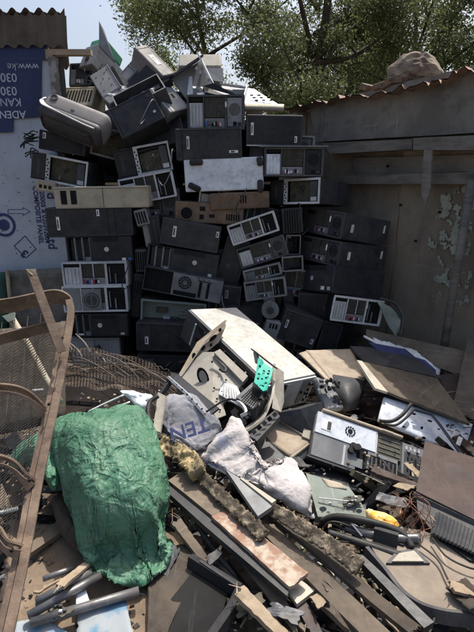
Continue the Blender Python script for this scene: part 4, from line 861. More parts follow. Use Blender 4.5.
b = MB(); b.box(w*.10, w*.20, -.0175, -.0145, h/2+.003, h/2+.010, BEI); b.box(w*.14, w*.21, .06, .10, h/2+.0122, h/2+.0135, STK); c.part('top_sticker', b)
b = MB(); b.slab(pts((308,412,1.9),(317,411,1.9),(311,440,1.82),(302,436,1.83)), .02, CREAM); tag(b.build('plastic_trim', world=True), 'cream plastic strip standing at the left end of the case with fan dots', 'plastic trim')
b = MB(); b.sheet(pts((303,456,1.84),(350,466,1.84),(362,492,1.68),(312,478,1.70)), 10, 6, .01, CHAR, .006, 10, 2); tag(b.build('dark_sheet', world=True), 'dark grey sheet between the case with fan dots and the grey green drive', 'sheet')
b = MB(); b.sheet(pts((350,466,1.84),(416,484,1.80),(418,497,1.74),(352,480,1.76)), 10, 4, .012, BLK, .005, 10, 3); tag(b.build('black_strip', world=True), 'black plastic strip below the bottom edge of the case with fan dots', 'plastic strip')

P0_ = P
def P(px, py, d): return P0_(px, py, d*.935)
# --- grey green drive
r = thing('optical_drive', 'grey green metal disc drive with raised plateau and round feet beside the white sack', 'disc drive', at=P(338,500,1.6))
MB().slab(pts((306,473,1.70),(322,478,1.70),(349,487,1.68),(371,516,1.58),(372,521,1.565),(318,517,1.56)), .035, PGREY).build('casing', r, world=True)
MB().sheet(pts((322,478,1.695),(341,483,1.685),(347,489,1.665),(328,488,1.665)), 5, 4, .006, BEI, 0, 5, 1).build('raised_plateau', r, world=True)
b = MB()
for (x,y,rr_) in ((323,509,3.6),(359,511,3.0),(350,505,1.8),(330,504,1.6),(356,501,1.3)): MB().slab(oval(x,y,rr_,rr_*.75,1.548+(512-y)*.004,0,14), .005, PGREY if rr_ > 2 else SIL).build('foot', r, world=True)
b = MB(); r5 = random.Random(8)
for k in range(8): b.slab([P(338+k*1.1,501.5,1.585),(P(338.8+k*1.1,501.6,1.585)),P(338.8+k*1.1,503.4,1.578),P(338+k*1.1,503.3,1.578)], .001, CHAR)
for j in range(3):
    for k in range(7):
        if r5.random() < .75: b.slab([P(335+k*2,507+j*1.5,1.566-j*.006),P(336.3+k*2,507.1+j*1.5,1.566-j*.006),P(336.3+k*2,507.9+j*1.5,1.563-j*.006),P(335+k*2,507.8+j*1.5,1.563-j*.006)], .001, CHAR)
b.slab(pts((322,498,1.60),(324,498,1.60),(325,503,1.58),(323,503,1.58)), .001, CHAR); b.slab(pts((363,504,1.575),(366,505,1.575),(366,509,1.56),(364,508,1.56)), .001, CHAR)
b.build('printed_marks', r, world=True)
MB().strap(pts((319,498,1.61),(345,501,1.60),(363,500,1.61)), FW, .004, .003, SIL).build('ridge', r, world=True)
mass('crumpled_plastic', pts((366,510,1.55),(375,511,1.54),(387,514,1.53),(397,521,1.51),(399,530,1.49),(390,531,1.48),(378,527,1.49),(368,521,1.52)), .03, .03, YEL, 6, .006, 30, .004, 50, 2)
tag(bpy.data.objects['crumpled_plastic'], 'yellow and orange crumpled plastic beside the grey green drive', 'crumpled plastic')
# copper wires
b = MB(); r6 = random.Random(4)
for k in range(9):
    a = (400+r6.uniform(-8,14), 524+r6.uniform(-8,6)); tops = (405+r6.uniform(-6,22), 494+r6.uniform(-5,22)); e = (425+r6.uniform(-22,12), 530+r6.uniform(-6,12))
    b.tube(smoothpath([P(*a,1.50), P((a[0]+tops[0])/2+r6.uniform(-9,9),(a[1]+tops[1])/2,1.47), P(*tops,1.52), P(tops[0]+14,tops[1]+12,1.48), P(*e,1.46)],7), .0010, COPPER, 5)
b.tube(smoothpath(pts((392,492,1.62),(405,502,1.56),(418,514,1.5),(424,530,1.46),(420,541,1.43)),8), .0018, COPPER, 6)
tag(b.build('copper_wire', world=True), 'tangle of thin reddish copper wires above the tan sheet on the right', 'wire')
P = P0_
# right brown panel and black ribbed thing
plank('brown_panel', 'dark brown enamelled panel at the right edge below the white plate', pts((425,441,1.80),(500,466,1.66),(498,532,1.35),(416,491,1.51)), .012, BROWNP, 'panel', amp=.004)
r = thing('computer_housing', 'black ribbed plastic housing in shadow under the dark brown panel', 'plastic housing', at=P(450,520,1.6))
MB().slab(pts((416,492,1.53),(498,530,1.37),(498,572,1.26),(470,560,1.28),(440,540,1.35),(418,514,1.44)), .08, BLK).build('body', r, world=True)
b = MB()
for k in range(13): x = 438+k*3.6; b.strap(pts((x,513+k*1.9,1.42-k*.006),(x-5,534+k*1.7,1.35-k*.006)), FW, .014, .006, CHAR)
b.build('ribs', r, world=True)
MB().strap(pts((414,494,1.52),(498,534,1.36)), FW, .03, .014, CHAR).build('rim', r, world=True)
# tan round sheet
TSH = mat('dusty_tan_sheet', (.22,.18,.14), (.155,.128,.10), scale=5, rough=.85, grime=.6, gcol=(.12,.10,.08), dust=.5, dcol=(.28,.24,.19), bump=.5, scr=.5)
def disk_sheet(name, label, cat, P0, t, m, bend=.0):
    b = MB(); b.slab(P0, t, m); return tag(b.build(name, world=True), label, cat)
ol = smoothpath(gpts(.03, (362,532),(384,526),(408,528),(432,534),(452,548),(478,556),(500,575),(500,640),(472,617),(446,611),(422,604),(402,590),(384,566)), 4)
ol = [p+Vector((noise.noise(p*60),noise.noise(p*60+Vector((3,0,0))),0))*.006 for p in ol for _ in (0,)]
b = MB(); b.slab(ol, .01, TSH); o = tag(b.build('tan_sheet', world=True), 'large flat tan sheet with curved edge at the lower right', 'sheet')
MB().strap([p+Vector((0,0,-.012)) for p in smoothpath(gpts(.03,(366,548),(384,569),(402,592),(422,606),(446,613),(474,618),(500,640)),5)], UP, .035, .012, BLK).build('black_rim', o, world=True)
r = thing('circuit_module', 'small cream plate in black frame lying on the tan sheet', 'module', at=G(408,558,.05))
MB().slab(gpts(.036,(386,563),(396,551),(416,548),(430,563)), .005, BLK).build('frame', r, world=True)
MB().slab(gpts(.041,(392,561),(399,553),(414,550.5),(424,561)), .004, CREAM).build('plate', r, world=True)
def P(px, py, d): return P0_(px, py, d*.945)
# black hoses and tubes
def tubes(name, label, cat, paths, r_, m, n=8, group=None):
    b = MB()
    for p in paths: b.tube(smoothpath(p, 6), r_, m, n)
    return tag(b.build(name, world=True), label, cat, group)
tubes('black_hose', 'thick black bent hose arching over the end of the insulation strip', 'hose', [pts((322,522,1.52),(334,517,1.50),(356,519,1.47),(385,526,1.45),(404,535,1.43),(412,548,1.40))], .011, RUB)
tubes('black_hose', 'lowest thick black rubber tube with blunt right end beside the cream plate', 'hose', [pts((328,533,1.46),(345,538,1.45),(370,546,1.42),(401,556,1.38))], .0115, RUB)
tubes('black_hose', 'middle flat black tube ending under the copper wires', 'hose', [pts((345,528,1.48),(372,534,1.45),(395,538,1.43),(420,538,1.42))], .013, PIPE)
tubes('thin_black_cables', 'bundle of thin black cables looping below the grey green drive', 'cable', [pts((322,530,1.5),(330,522,1.48),(344,524,1.47),(360,532,1.45)), pts((324,520,1.51),(350,532,1.46),(375,545,1.42),(392,548,1.41)), pts((330,540,1.45),(360,543,1.43),(385,541,1.43),(404,545,1.41)), pts((372,552,1.40),(388,562,1.37),(405,566,1.36),(424,560,1.37))], .003, RUB, 6)
b = MB(); b.strap(pts((374,533,1.44),(398,540,1.41)), UP, .035, .02, CHAR); b.strap(pts((352,524,1.46),(362,536,1.44)), FW, .006, .004, SIL); tag(b.build('connector_block', world=True), 'blunt dark connector block lying across the black hoses', 'connector')
P = P0_
# --- planks and insulation
r = thing('wooden_plank', 'long grey plank with peeling rust and cream paint, its upper end darkened as shadow', 'plank', at=G(250,540,.05))
MB().sheet(gpts(.10,(184,470),(250,526),(240,538),(168,480)), 12, 4, .02, WOOD, .002, 9, 1, False).build('shadowed_end', r, world=True)  # darker wood here paints the shadow over the plank's upper end
MB().sheet(gpts(.102,(228,508),(308,572),(290,587),(212,517)), 18, 5, .012, RUSTPLK, .003, 9, 2, False, .02).build('painted_face', r, world=True)
MB().slab(gpts(.09,(166,480),(212,518),(290,588),(287,596),(206,527),(163,488)), .02, CHAR).build('side_edge', r, world=True)
plank('metal_angle', 'cream and grey angle piece under the end of the rust painted plank', gpts(.06,(262,556),(301,580),(315,590),(297,604)), .012, CREAM, 'metal angle', amp=.001)
def fuzzy(name, label, path, wd, m, t=.03, seed=0, strands=120, m2=None):
    """ragged flat strip of matted foam with torn edges and loose fibres"""
    p = smoothpath(path, 22); n = len(p); b = MB(); W_ = 9; top = []; bot = []; rn = random.Random(seed); frs = []
    for i in range(n):
        tg = (p[min(i+1,n-1)]-p[max(i-1,0)]).normalized(); v = (CAM-p[i]).normalized(); sd = tg.cross(v).normalized(); up = sd.cross(tg)
        if up.dot(v) < 0: up = -up
        l = wd*(.5+.22*noise.noise(Vector((i*.33, seed, 0)))+.14*noise.noise(Vector((i*1.1, seed, 5)))); r_ = wd*(.5+.22*noise.noise(Vector((i*.33, seed, 9)))+.14*noise.noise(Vector((i*1.1, seed, 14))))
        for k in range(W_):
            u = k/(W_-1); q = p[i]+sd*(-l+(l+r_)*u); hh = t*.40*noise.noise(q*30+Vector((seed,0,0)))+t*.22*noise.noise(q*80)+t*.10*noise.noise(q*200)
            top.append(q+up*(t*.5+hh)); bot.append(q-up*t*.5)
            if k in (0, W_-1): frs.append((q+up*hh, sd*(-1 if k == 0 else 1), tg))
    o = len(top); fs = []
    for i in range(n-1):
        for k in range(W_-1): a = i*W_+k; fs.append((a, a+1, a+W_+1, a+W_)); fs.append((o+a, o+a+W_, o+a+W_+1, o+a+1))
        for k in (0, W_-1): a = i*W_+k; fs.append((a, a+W_, o+a+W_, o+a))
    for k in range(W_-1): fs.append((k, o+k, o+k+1, k+1)); a = (n-1)*W_+k; fs.append((a, a+1, o+a+1, o+a))
    b.add(top+bot, fs, m, True)
    for s_ in range(strands):
        q, sd, tg = rn.choice(frs) if rn.random() < .6 else (rn.choice(top), Vector((rn.uniform(-1,1),0,rn.uniform(0,1))), Vector((1,0,0)))
        e = q+sd*rn.uniform(.0,.009)+tg*rn.uniform(-.012,.012)+Vector((0,rn.uniform(-.004,.004),rn.uniform(-.007,.003))); b.tube([q-sd*.003, (q+e)/2+Vector((0,0,.002)), e], [.0011,.0009,.0004], m2 or m, 3)
    return tag(b.build(name, world=True), label, 'insulation')
fuzzy('insulation_strip', 'fluffy yellow end of a ragged foam insulation strip beside the green sack', gpts(.14,(161,444),(172,449),(184,455),(194,466),(198,474)), .050, INS, .035, 1, 300)
fuzzy('insulation_strip', 'brown ragged foam insulation strip running down from the slate sack', gpts(.12,(190,462),(205,480),(224,498),(246,518),(264,536)), .036, INSD, .018, 2, 60, INS)
fuzzy('insulation_strip', 'long dirty insulation strip running from under the white sack to the black hoses', gpts(.12,(250,497),(280,514),(310,532),(340,552),(360,568)), .040, INSD, .013, 3, 70, INS)
plank('wooden_plank', 'long dull brown weathered board right of the rust painted plank', gpts(.07,(256,526),(274,524),(398,640),(376,650)), .018, WOOD, nx=24, amp=.007, edge=.03)
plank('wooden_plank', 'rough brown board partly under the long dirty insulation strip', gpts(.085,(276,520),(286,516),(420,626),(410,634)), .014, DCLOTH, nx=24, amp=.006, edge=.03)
fuzzy('insulation_strip', 'ragged yellowish fibre edge running to the bottom centre right of the picture', gpts(.045,(360,580),(380,602),(402,622),(420,640)), .018, INS, .010, 5, 50)
plank('wooden_plank', 'grey board with thin cream edge between the white sack and the brown insulation', gpts(.15,(226,470),(244,481),(272,506),(258,516)), .015, SILD, amp=.002)
plank('wooden_batten', 'thin cream edged strip running beside the white sack to the long insulation strip', gpts(.155,(240,478),(243,478),(276,500),(272,503)), .01, CREAM, 'batten', amp=.001)
plank('dark_plank', 'black strip crossing from the hoses down to the bottom right', gpts(.06,(352,552),(364,556),(434,622),(424,628)), .02, BLK2, amp=.003)
plank('wooden_plank', 'wide weathered brown strip under the long insulation strip', gpts(.05,(262,548),(282,546),(372,618),(352,632)), .02, WOOD, amp=.003)
plank('pale_lath', 'thin pale lath along the lower edge of the black strip at bottom centre', gpts(.062,(318,566),(322,566),(398,640),(392,640)), .008, WOODP, 'lath', amp=.002)
plank('grey_stick', 'short pale grey stick hanging between the green sack and the long grey plank', pts((181,499,1.54),(186,499,1.54),(193,547,1.36),(188,548,1.36)), .01, WOOD, 'stick', amp=.001)
tubes('bent_bar', 'dark bent metal bar curving through the shadow below the rust painted plank', 'metal bar', [gpts(.02,(186,540),(200,552),(225,572),(252,598),(278,618),(284,600))], .012, BLK)
tubes('bent_bar', 'slim dark bar lying in the shadow under the long grey plank', 'metal bar', [gpts(.02,(196,524),(216,552),(236,580),(250,610))], .008, CHAR)
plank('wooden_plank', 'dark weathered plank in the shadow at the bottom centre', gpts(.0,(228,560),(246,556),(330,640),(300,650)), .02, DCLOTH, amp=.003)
# --- black screen frame, bottom centre left
r = thing('monitor_frame', 'black monitor frame with dark screen lying at the bottom left of centre', 'monitor', at=G(210,600,.0))
MB().slab(gpts(.03,(194,570),(228,592),(224,607),(196,660),(150,660),(170,600)), .01, VOID).build('screen', r, world=True)
MB().strap(gpts(.045,(190,560),(238,590),(232,610),(198,660)), UP, .030, .022, BLK2).build('bezel', r, world=True)
MB().strap(gpts(.06,(200,562),(236,586)), UP, .008, .008, BLK).build('bezel_ridge', r, world=True)
# --- sacks
SL = pts((166,398,1.78),(190,392,1.80),(212,412,1.74),(222,425,1.72),(214,440,1.68),(200,452,1.65),(186,448,1.66),(168,440,1.69),(160,420,1.74))
mass('slate_sack', SL, .014, .03, DSACK, 16, .010, 7, .0, 16, 3, sub=6); crumple(bpy.data.objects['slate_sack'], 14, .16, .92, bend=1.0)
r = tag(bpy.data.objects['slate_sack'], 'slate grey woven sack printed with large upside down dark letters', 'sack')
Mt = frame3(P(171,437,1.615), P(212,424,1.63), P(178,452,1.58))[0]
Mt = Matrix.Translation(P(207,417,1.625)) @ Mt.to_3x3().to_4x4() @ Matrix.Rotation(R(90),4,'X') @ Matrix.Rotation(R(180),4,'Z')
text_part('printed_letters', 'TEN', Mt, .075, NAVY, r, 'LEFT', .0015, .001)
WS = pts((231,414,1.66),(237,418,1.66),(243,436,1.60),(252,452,1.55),(264,466,1.52),(276,474,1.52),(288,466,1.55),(298,460,1.58),(304,470,1.55),(311,482,1.50),(318,496,1.46),(314,512,1.42),(306,518,1.41),(288,506,1.44),(262,492,1.47),(234,480,1.50),(212,468,1.54),(199,456,1.58),(204,444,1.62),(216,430,1.65))
mass('white_sack', WS, .022, .03, WSACK, 22, .022, 7, .0, 15, 7, sub=6); crumple(bpy.data.objects['white_sack'], 16, .25, .85, bend=.6)
tag(bpy.data.objects['white_sack'], 'crumpled dirty white woven sack with faded blue patches in the centre foreground', 'sack')
wo = bpy.data.objects['white_sack']; wo.data.materials.append(FADE)     # faded slate print woven into the sack
for pl in wo.data.polygons:
    q = wo.location+pl.center; v = q-CAM; d = v.dot(FW); px = 237+F*v.x/d; py = 316-F*v.dot(UP)/d; k = .8*noise.noise(q*45)
    if ((px-223)/9)**2+((py-443)/9)**2+k < .8 or ((px-209)/13)**2+((py-464-(px-209)*.5)/3.4)**2+k < .7: pl.material_index = 1
GS = pts((42,432,1.60),(54,420,1.62),(70,410,1.66),(84,413,1.66),(94,404,1.68),(108,409,1.68),(120,402,1.69),(132,406,1.68),(144,408,1.66),(152,420,1.62),(158,430,1.58),(163,450,1.52),(168,464,1.47),(167,486,1.42),(168,506,1.36),(161,522,1.31),(154,532,1.28),(140,538,1.26),(124,546,1.25),(106,544,1.25),(94,536,1.26),(82,532,1.27),(74,516,1.31),(68,500,1.36),(60,490,1.40),(62,472,1.44),(52,456,1.5),(46,446,1.55))
mass('green_sack', GS, .11, .12, GSACK, 34, .045, 4, .0, 9, 11, sub=6, prof=.5, bias=(-.02,.10)); crumple(bpy.data.objects['green_sack'], 17, .30, .91, bend=.6)
tag(bpy.data.objects['green_sack'], 'large bulging green tarpaulin sack with creases at the left foreground', 'sack')
bpy.data.objects['green_sack'].data.polygons.foreach_set('use_smooth', [True]*len(bpy.data.objects['green_sack'].data.polygons))
mass('green_tarp', pts((8,462,1.50),(20,446,1.55),(38,434,1.58),(60,424,1.62),(66,440,1.56),(62,462,1.50),(60,486,1.42),(52,492,1.40),(44,480,1.44),(34,486,1.42),(30,468,1.48),(18,470,1.48)), .03, .03, GSACK, 24, .024, 9, .016, 8, 5, sub=8)
tag(bpy.data.objects['green_tarp'], 'loose pale green tarp folds hanging left of the green sack behind the rusty frame', 'tarp')
mass('dark_bag', pts((52,500,1.42),(66,496,1.44),(84,520,1.36),(98,545,1.29),(84,554,1.28),(68,545,1.31),(57,524,1.37)), .012, .02, DCLOTH, 8, .016, 20, .006, 40, 6)
tag(bpy.data.objects['dark_bag'], 'grubby brown bag corner poking out at the lower left of the green sack', 'bag')
mass('white_rag', pts((120,392,1.78),(130,391,1.78),(142,394,1.76),(152,396,1.74),(150,406,1.70),(140,412,1.68),(132,402,1.72)), .025, .02, WHT2, 6, .010, 30, .006, 50, 8)
tag(bpy.data.objects['white_rag'], 'small white rag with green edge above the green sack', 'rag')
plank('pale_lath', 'short sunlit cream lath right of the small white rag', pts((158,392,1.72),(166,396,1.70),(160,432,1.62),(153,430,1.62)), .01, CREAM, 'lath', amp=.002)
tubes('black_hose', 'short black curved handle between the white rag and the cream lath', 'handle', [pts((158,396,1.68),(150,402,1.66),(148,414,1.62),(152,428,1.58))], .009, RUB)
tubes('metal_rod', 'pair of thin pale rods lying over the wire netting above the green sack', 'rod', [pts((88,412,1.70),(104,404,1.72),(124,395,1.74)), pts((98,416,1.68),(112,409,1.70),(130,402,1.71))], .004, SIL, 6)
# --- cloth, pipes and papers at bottom left
def surf(name, label, cat, poly, m, amp=.012, t=.006, h=.0, freq=9, seed=0, nx=26):
    b = MB(); q = [G(*poly[0],h), G(*poly[1],h), G(*poly[2],h), G(*poly[3],h)]; b.sheet(q, nx, nx, t, m, amp, freq, seed, True, .03); return tag(b.build(name, world=True), label, cat)
surf('tan_cloth', 'rumpled tan cloth spread under the metal pipes at the bottom left', 'cloth', [(10,520),(205,535),(168,650),(-10,660)], CLOTH, .016, .006, .0, 9, 1, 34)
surf('dark_cloth', 'dark folded fabric between the tan cloth and the black monitor frame', 'cloth', [(150,545),(207,545),(158,655),(146,655)], DCLOTH, .014, .006, .028, 10, 2, 20)
def hpipe(label, a, b_, r_, h1, h2):
    p0, p1 = G(*a, h1), G(*b_, h2); d = (p1-p0).normalized(); r = thing('metal_pipe', label, 'metal pipe', at=p0, group='blackened pipes on the tan cloth')
    MB().tube([p0, p0.lerp(p1,.5), p1], r_, PIPE, 14).build('pipe', r, world=True)
    MB().tube([p0-d*.0006, p0+d*.002], r_*.72, VOID, 12).build('bore', r, world=True)
    MB().tube([p0.lerp(p1,.22)-FW*(r_*.9), p0.lerp(p1,.22)-FW*(r_*1.05)], .0022, VOID, 8).build('screw_hole', r, world=True)
hpipe('shortest pipe, topmost of the four blackened pipes on the tan cloth', (43,579), (73,568), .0075, .05, .05)
hpipe('second blackened pipe from the top, its open end on the tan cloth', (36,602), (92,572), .0105, .045, .05)
hpipe('third blackened pipe from the top, its open end nearest the rusty frame', (28,616), (101,575), .0105, .045, .055)
hpipe('lowest blackened pipe lying across the blue and white paper', (31,623), (139,591), .0115, .04, .045)
b = MB(); b.sheet(gpts(.022,(16,622),(42,616),(80,640),(10,650)), 10, 8, .003, BLUEPAP, .004, 12, 3, True, .04); tag(b.build('printed_paper', world=True), 'pale blue printed paper at the bottom left corner beside the rusty frame', 'paper')
b = MB(); b.sheet(gpts(.028,(78,606),(126,600),(136,650),(76,655)), 12, 12, .003, BLUEPAP, .006, 14, 5, True, .04); tag(b.build('printed_paper', world=True), 'blue and white patterned paper under the lowest blackened pipe', 'paper')
b = MB(); b.sheet(gpts(.036,(76,592),(86,590),(90,603),(76,606)), 6, 6, .003, WHT2, .004, 14, 6, True, .05); tag(b.build('printed_paper', world=True), 'small white paper scrap sticking up between the two lowest pipes', 'paper')
tubes('dry_sticks', 'few dry bent sticks on the tan cloth beside the short pipe', 'stick', [gpts(.04,(42,590),(52,584),(62,579)), gpts(.04,(34,592),(40,592),(46,586))], .004, WOODP, 6)
plank('wooden_plank', 'brown plank end pointing to the lower left of the green sack', gpts(.03,(28,545),(58,520),(64,530),(26,556)), .015, WOOD, amp=.002)
# --- rusty frame on the left
r = thing('rusty_bed_frame', 'rusty steel spring bed frame standing upright at the left edge', 'bed frame', at=P(30,600,1.0))
SD = RT*.97+FW*.25
outer = smoothpath([P(69,300,1.44), P(71,312,1.42), P(68,335,1.38), P(62,370,1.33), P(54,410,1.26), P(45,450,1.2), P(37,490,1.14), P(30,530,1.08), P(20,580,1.01), P(6,645,.93)], 4)
MB().strap(outer, SD, .021, .010, FRM).build('outer_rail', r, world=True)
MB().strap([p+SD*-.020+FW*.006 for p in outer[6:]], SD, .013, .014, FRM).build('inner_flange', r, world=True)
rim = smoothpath([P(-12,300,1.36), P(10,297,1.38), P(30,293,1.40), P(50,289,1.42), P(61,291,1.43), P(68,299,1.44), P(70,308,1.43)], 5)
MB().strap([p+FW*.022-UP*.022 for p in rim], (UP*.75-FW*.6), .050, .006, FRM).build('top_rim', r, world=True)
MB().strap([p+FW*.02 for p in smoothpath([P(-12,342,1.30),P(10,336,1.31),P(30,331,1.32),P(50,325,1.34)],4)], (UP*.8-FW*.5), .034, .006, FRM).build('cross_strap', r, world=True)
A0, A1 = P(31,270,1.36), P(62,352,1.30)
MB().strap([A0, A0.lerp(A1,.5), A1], SD, .024, .006, FRM).build('diagonal_bar', r, world=True)
MB().strap([A0-SD*.012+FW*.013, A1-SD*.012+FW*.013], FW, .026, .005, FRM).build('diagonal_flange', r, world=True)
MB().slab([P(26,269,1.355), P(36,269,1.36), P(35,276,1.355), P(31,274,1.35)], .006, BEI).build('broken_tip', r, world=True)
for (path, end) in (([(-12,386,1.22),(10,387,1.22),(25,391,1.23),(36,398,1.24),(46,408,1.25)], 0), ([(-12,456,1.14),(6,458,1.14),(18,464,1.14),(26,473,1.14),(34,480,1.15)], 0), ([(-14,520,1.03),(-2,526,1.03),(8,540,1.03),(22,546,1.04)], 0)):
    p = smoothpath([P(*q) for q in path], 5); n = len(p)
    MB().strap(p, (UP*.65-FW*.75), .028, .005, FRM).build('curved_bracket', r, world=True)
    MB().strap([q+UP*-.012-FW*.016 for q in p], UP, [.006+.022*(i/n)**3 for i in range(n)], .004, FRM).build('bracket_web', r, world=True)
for (x,y,d_) in ((62,338,1.355),(49,404,1.245),(30,480,1.135),(12,550,1.03),(64,348,1.35)): MB().disc(0,0,.0035,-.004,.004,VOID,10,Matrix.Translation(P(x,y,d_-.012))).build('rivet', r, world=True)
for (a, b2) in (((-8,515,1.10),(20,508,1.10)), ((-8,462+120,1.0),(6,576,1.0)), ((32,391,1.27),(44,390,1.28))):
    p0, p1 = P(*a), P(*b2); bb = MB(); bb.tube([p0, p0.lerp(p1,.45)], .005, SILD, 8); n = 60
    ax = (p1-p0).normalized(); u = ax.orthogonal().normalized(); v = ax.cross(u)
    bb.tube([p0.lerp(p1,.45+.5*k/n)+(u*math.cos(k*.9)+v*math.sin(k*.9))*.0042 for k in range(n)], .0013, SILD, 5); bb.build('spring', r, world=True)
bb = MB(); rw = random.Random(2)                     # link mesh of the bed base
for k in range(68):
    y0 = 322+k*3.1; x1 = 50-max(0,k-10)*.5
    p0 = P(-14, y0+44, 1.50-.0032*k); p1 = P(x1, y0-4, 1.50-.0032*k)
    if y0+44-48*(50+14)/(x1+14) > 330 or 1: bb.tube([p0.lerp(p1,t/16)+UP*(.0013 if t%2 else -.0013)+FW*(.001 if t%4 < 2 else -.001) for t in range(17)], .0017, WIREL, 4)
for k in range(4): bb.tube(pts((2+k*13,322-k*3,1.51),(-14+k*12,510,1.36)), .0014, WIREL, 4)
o = bb.build('wire_mesh', r, world=True)
bb = MB(); bb.tube(pts((10,316,1.55),(28,345,1.53),(45,378,1.50),(60,402,1.46)), .012, BEI, 10); tag(bb.build('pale_pipe', world=True), 'pale tube leaning behind the mesh of the rusty bed frame', 'pipe')
bb = MB(); bb.slab([P(2,316,1.53),P(14,312,1.53),P(13,320,1.52),P(8,322,1.52)], .01, PGREY); tag(bb.build('plastic_scrap', world=True), 'small pale green scrap on the top of the leaning pale tube', 'scrap')
# chicken wire tangle between stack and sack
bb = MB(); rw = random.Random(12)
def NW(u, v):                                        # u along, v down
    x = 62+u*118; y = 350+v*38+u*26-8*math.sin(u*3); d_ = 2.22-.32*v-.10*u
    q = P(x, y, d_); return q+FW*.035*noise.noise(q*8)+UP*.03*noise.noise(q*11+Vector((4,0,0)))
nu, nv = 70, 24
for j in range(nv):
    for ph in (0, 1):
        if rw.random() < .08: continue
        bb.tube([NW(i/nu, (j+.5+(.42 if (i//2+ph)%2 else -.42)*(1 if i%2 else .9))/nv) for i in range(0, nu-rw.randrange(0,18))], .0014, WIRE, 4)
tag(bb.build('wire_netting', world=True), 'crumpled rusty wire netting between the left stack and the green sack', 'wire netting')
bb = MB()
for k in range(16):
    x, y = 62+rw.uniform(0,60), 352+rw.uniform(0,30); a = P(x,y,2.05)
    bb.tube(smoothpath([a, a+Vector((.08,-.02,rw.uniform(-.02,.04))), a+Vector((.2,-.06,rw.uniform(-.10,.0))), a+Vector((.34,-.12,rw.uniform(-.16,-.06)))],4), .0026, WIRE if k%2 else WIREL, 5)
tag(bb.build('loose_wires', world=True), 'long loose bent wires lying over the rusty netting', 'wire')
bb = MB()
for (x0,y0,x1,y1) in ((70,343,82,357),(76,334,90,352),(62,338,72,350),(96,352,106,364)): bb.tube(smoothpath(pts((x0,y0,2.2),((x0+x1)/2+2,(y0+y1)/2,2.12),(x1,y1,2.1)),4), .004, WIREL, 5)
tag(bb.build('twigs', world=True), 'few pale twigs sticking up from the wire netting', 'twigs')

# --- hidden and half hidden rubble filling the gaps of the heap
rf = random.Random(21)
bb = MB()
for k in range(420):
    px, py = rf.uniform(-30, 500), rf.uniform(330, 650)
    p = G(px, py, rf.uniform(-.10, -.035)); s_ = rf.uniform(.02, .09)
    Mx = Matrix.Translation(p) @ Matrix.Rotation(rf.uniform(0,6.3),4,'Z') @ Matrix.Rotation(rf.uniform(-.7,.7),4,'X') @ Matrix.Rotation(rf.uniform(-.7,.7),4,'Y')
    bb.box(-s_, s_, -s_*rf.uniform(.1,.7), s_*rf.uniform(.1,.7), -.006, .008+rf.random()*.012, rf.choice([BLK,BLK2,VOID,CHAR,DST,OLIVE,WOOD,DCLOTH,BROWNP,BLK]), Mx)
o = bb.build('rubble', world=True); struct(o, 'stuff', 'small dark broken plastic and metal pieces filling the gaps of the heap')
bb = MB()
for k in range(130):
    px, py = rf.uniform(150, 480), rf.uniform(340, 640)
    p = G(px, py, rf.uniform(-.07, -.005)); d0 = Vector((rf.uniform(-.25,.25), rf.uniform(-.2,.2), rf.uniform(-.03,.03)))
    bb.tube(smoothpath([p-d0, p+Vector((rf.uniform(-.05,.05),rf.uniform(-.05,.05),.02)), p+d0], 6), rf.uniform(.0015,.004), rf.choice([RUB,RUB,BLK,DST,WIRE,SILD,BEI]), 5)
o = bb.build('cable_litter', world=True); struct(o, 'stuff', 'tangled thin cables scattered through the gaps of the heap')

rq = random.Random(44)
spots = [(206,505,300,628,WOOD,'splintered brown plank running down beside the rust painted plank'),(240,590,300,650,WOODP,'short split pale brown slat at the bottom centre'),(330,590,372,650,WOOD,'thin splintered slat right of the bottom centre'),
 (344,566,410,640,WOODP,'thin split lath beside the ragged fibre edge'),(300,602,330,655,BROWNP,'narrow brown metal strip at the bottom edge'),(176,520,206,560,WOOD,'short brown slat in the shadow right of the green sack'),
 (266,470,300,500,BEI,'small beige trim piece under the white sack'),(372,468,420,486,BROWNP,'brown strip between the case with fan dots and the brown panel'),(60,585,90,560,WOODP,'dry flat bark piece beside the shortest pipe'),
 (388,394,412,402,CHAR,'small dark trim under the grey brown board'),(452,585,500,600,WOODP,'short lath near the bottom right corner')]
for i, (x0,y0,x1,y1,mm,lb) in enumerate(spots):
    a, e = G(x0,y0,rq.uniform(.03,.10)), G(x1,y1,rq.uniform(.02,.07)); d = (e-a).normalized(); sd = d.cross(Vector((0,0,1))).normalized(); wd = rq.uniform(.010,.022)
    b = MB(); b.sheet([a-sd*wd, a+sd*wd, e+sd*wd*.8, e-sd*wd*.6], 4, 16, rq.uniform(.006,.014), mm, .004, 14, i, False, .10)
    for k in range(6): q = (a if k%2 else e); b.tube([q+sd*rq.uniform(-wd,wd), q+sd*rq.uniform(-wd,wd)+(-d if k%2 else d)*rq.uniform(.01,.04)], [.002,.0006], mm, 4)
    tag(b.build('wood_offcut' if mm in (WOOD, WOODP) else 'trim_strip', world=True), lb, 'slat' if mm in (WOOD, WOODP) else 'trim')
bb = MB()
for k in range(2000):
    px, py = rq.uniform(0, 474), 380+250*rq.random()
    if (px-108)**2/60**2+(py-490)**2/82**2 < 1: continue
    p = G(px, py, rq.uniform(-.035, .006)); s_ = rq.uniform(.002, .009)
    bb.box(-s_, s_, -s_*rq.uniform(.2,1), s_*rq.uniform(.2,1), -.0015, .0015+rq.random()*.003, rq.choice([WOODP,WOOD,BEIP,SILD,DCLOTH,BLK,DIRT,DIRT,CHAR,TAN]), Matrix.Translation(p) @ Matrix.Rotation(rq.uniform(0,6.3),4,'Z') @ Matrix.Rotation(rq.uniform(-.8,.8),4,'X'))
struct(bb.build('chips', world=True), 'stuff', 'small chips, splinters and crumbs scattered over the heap')

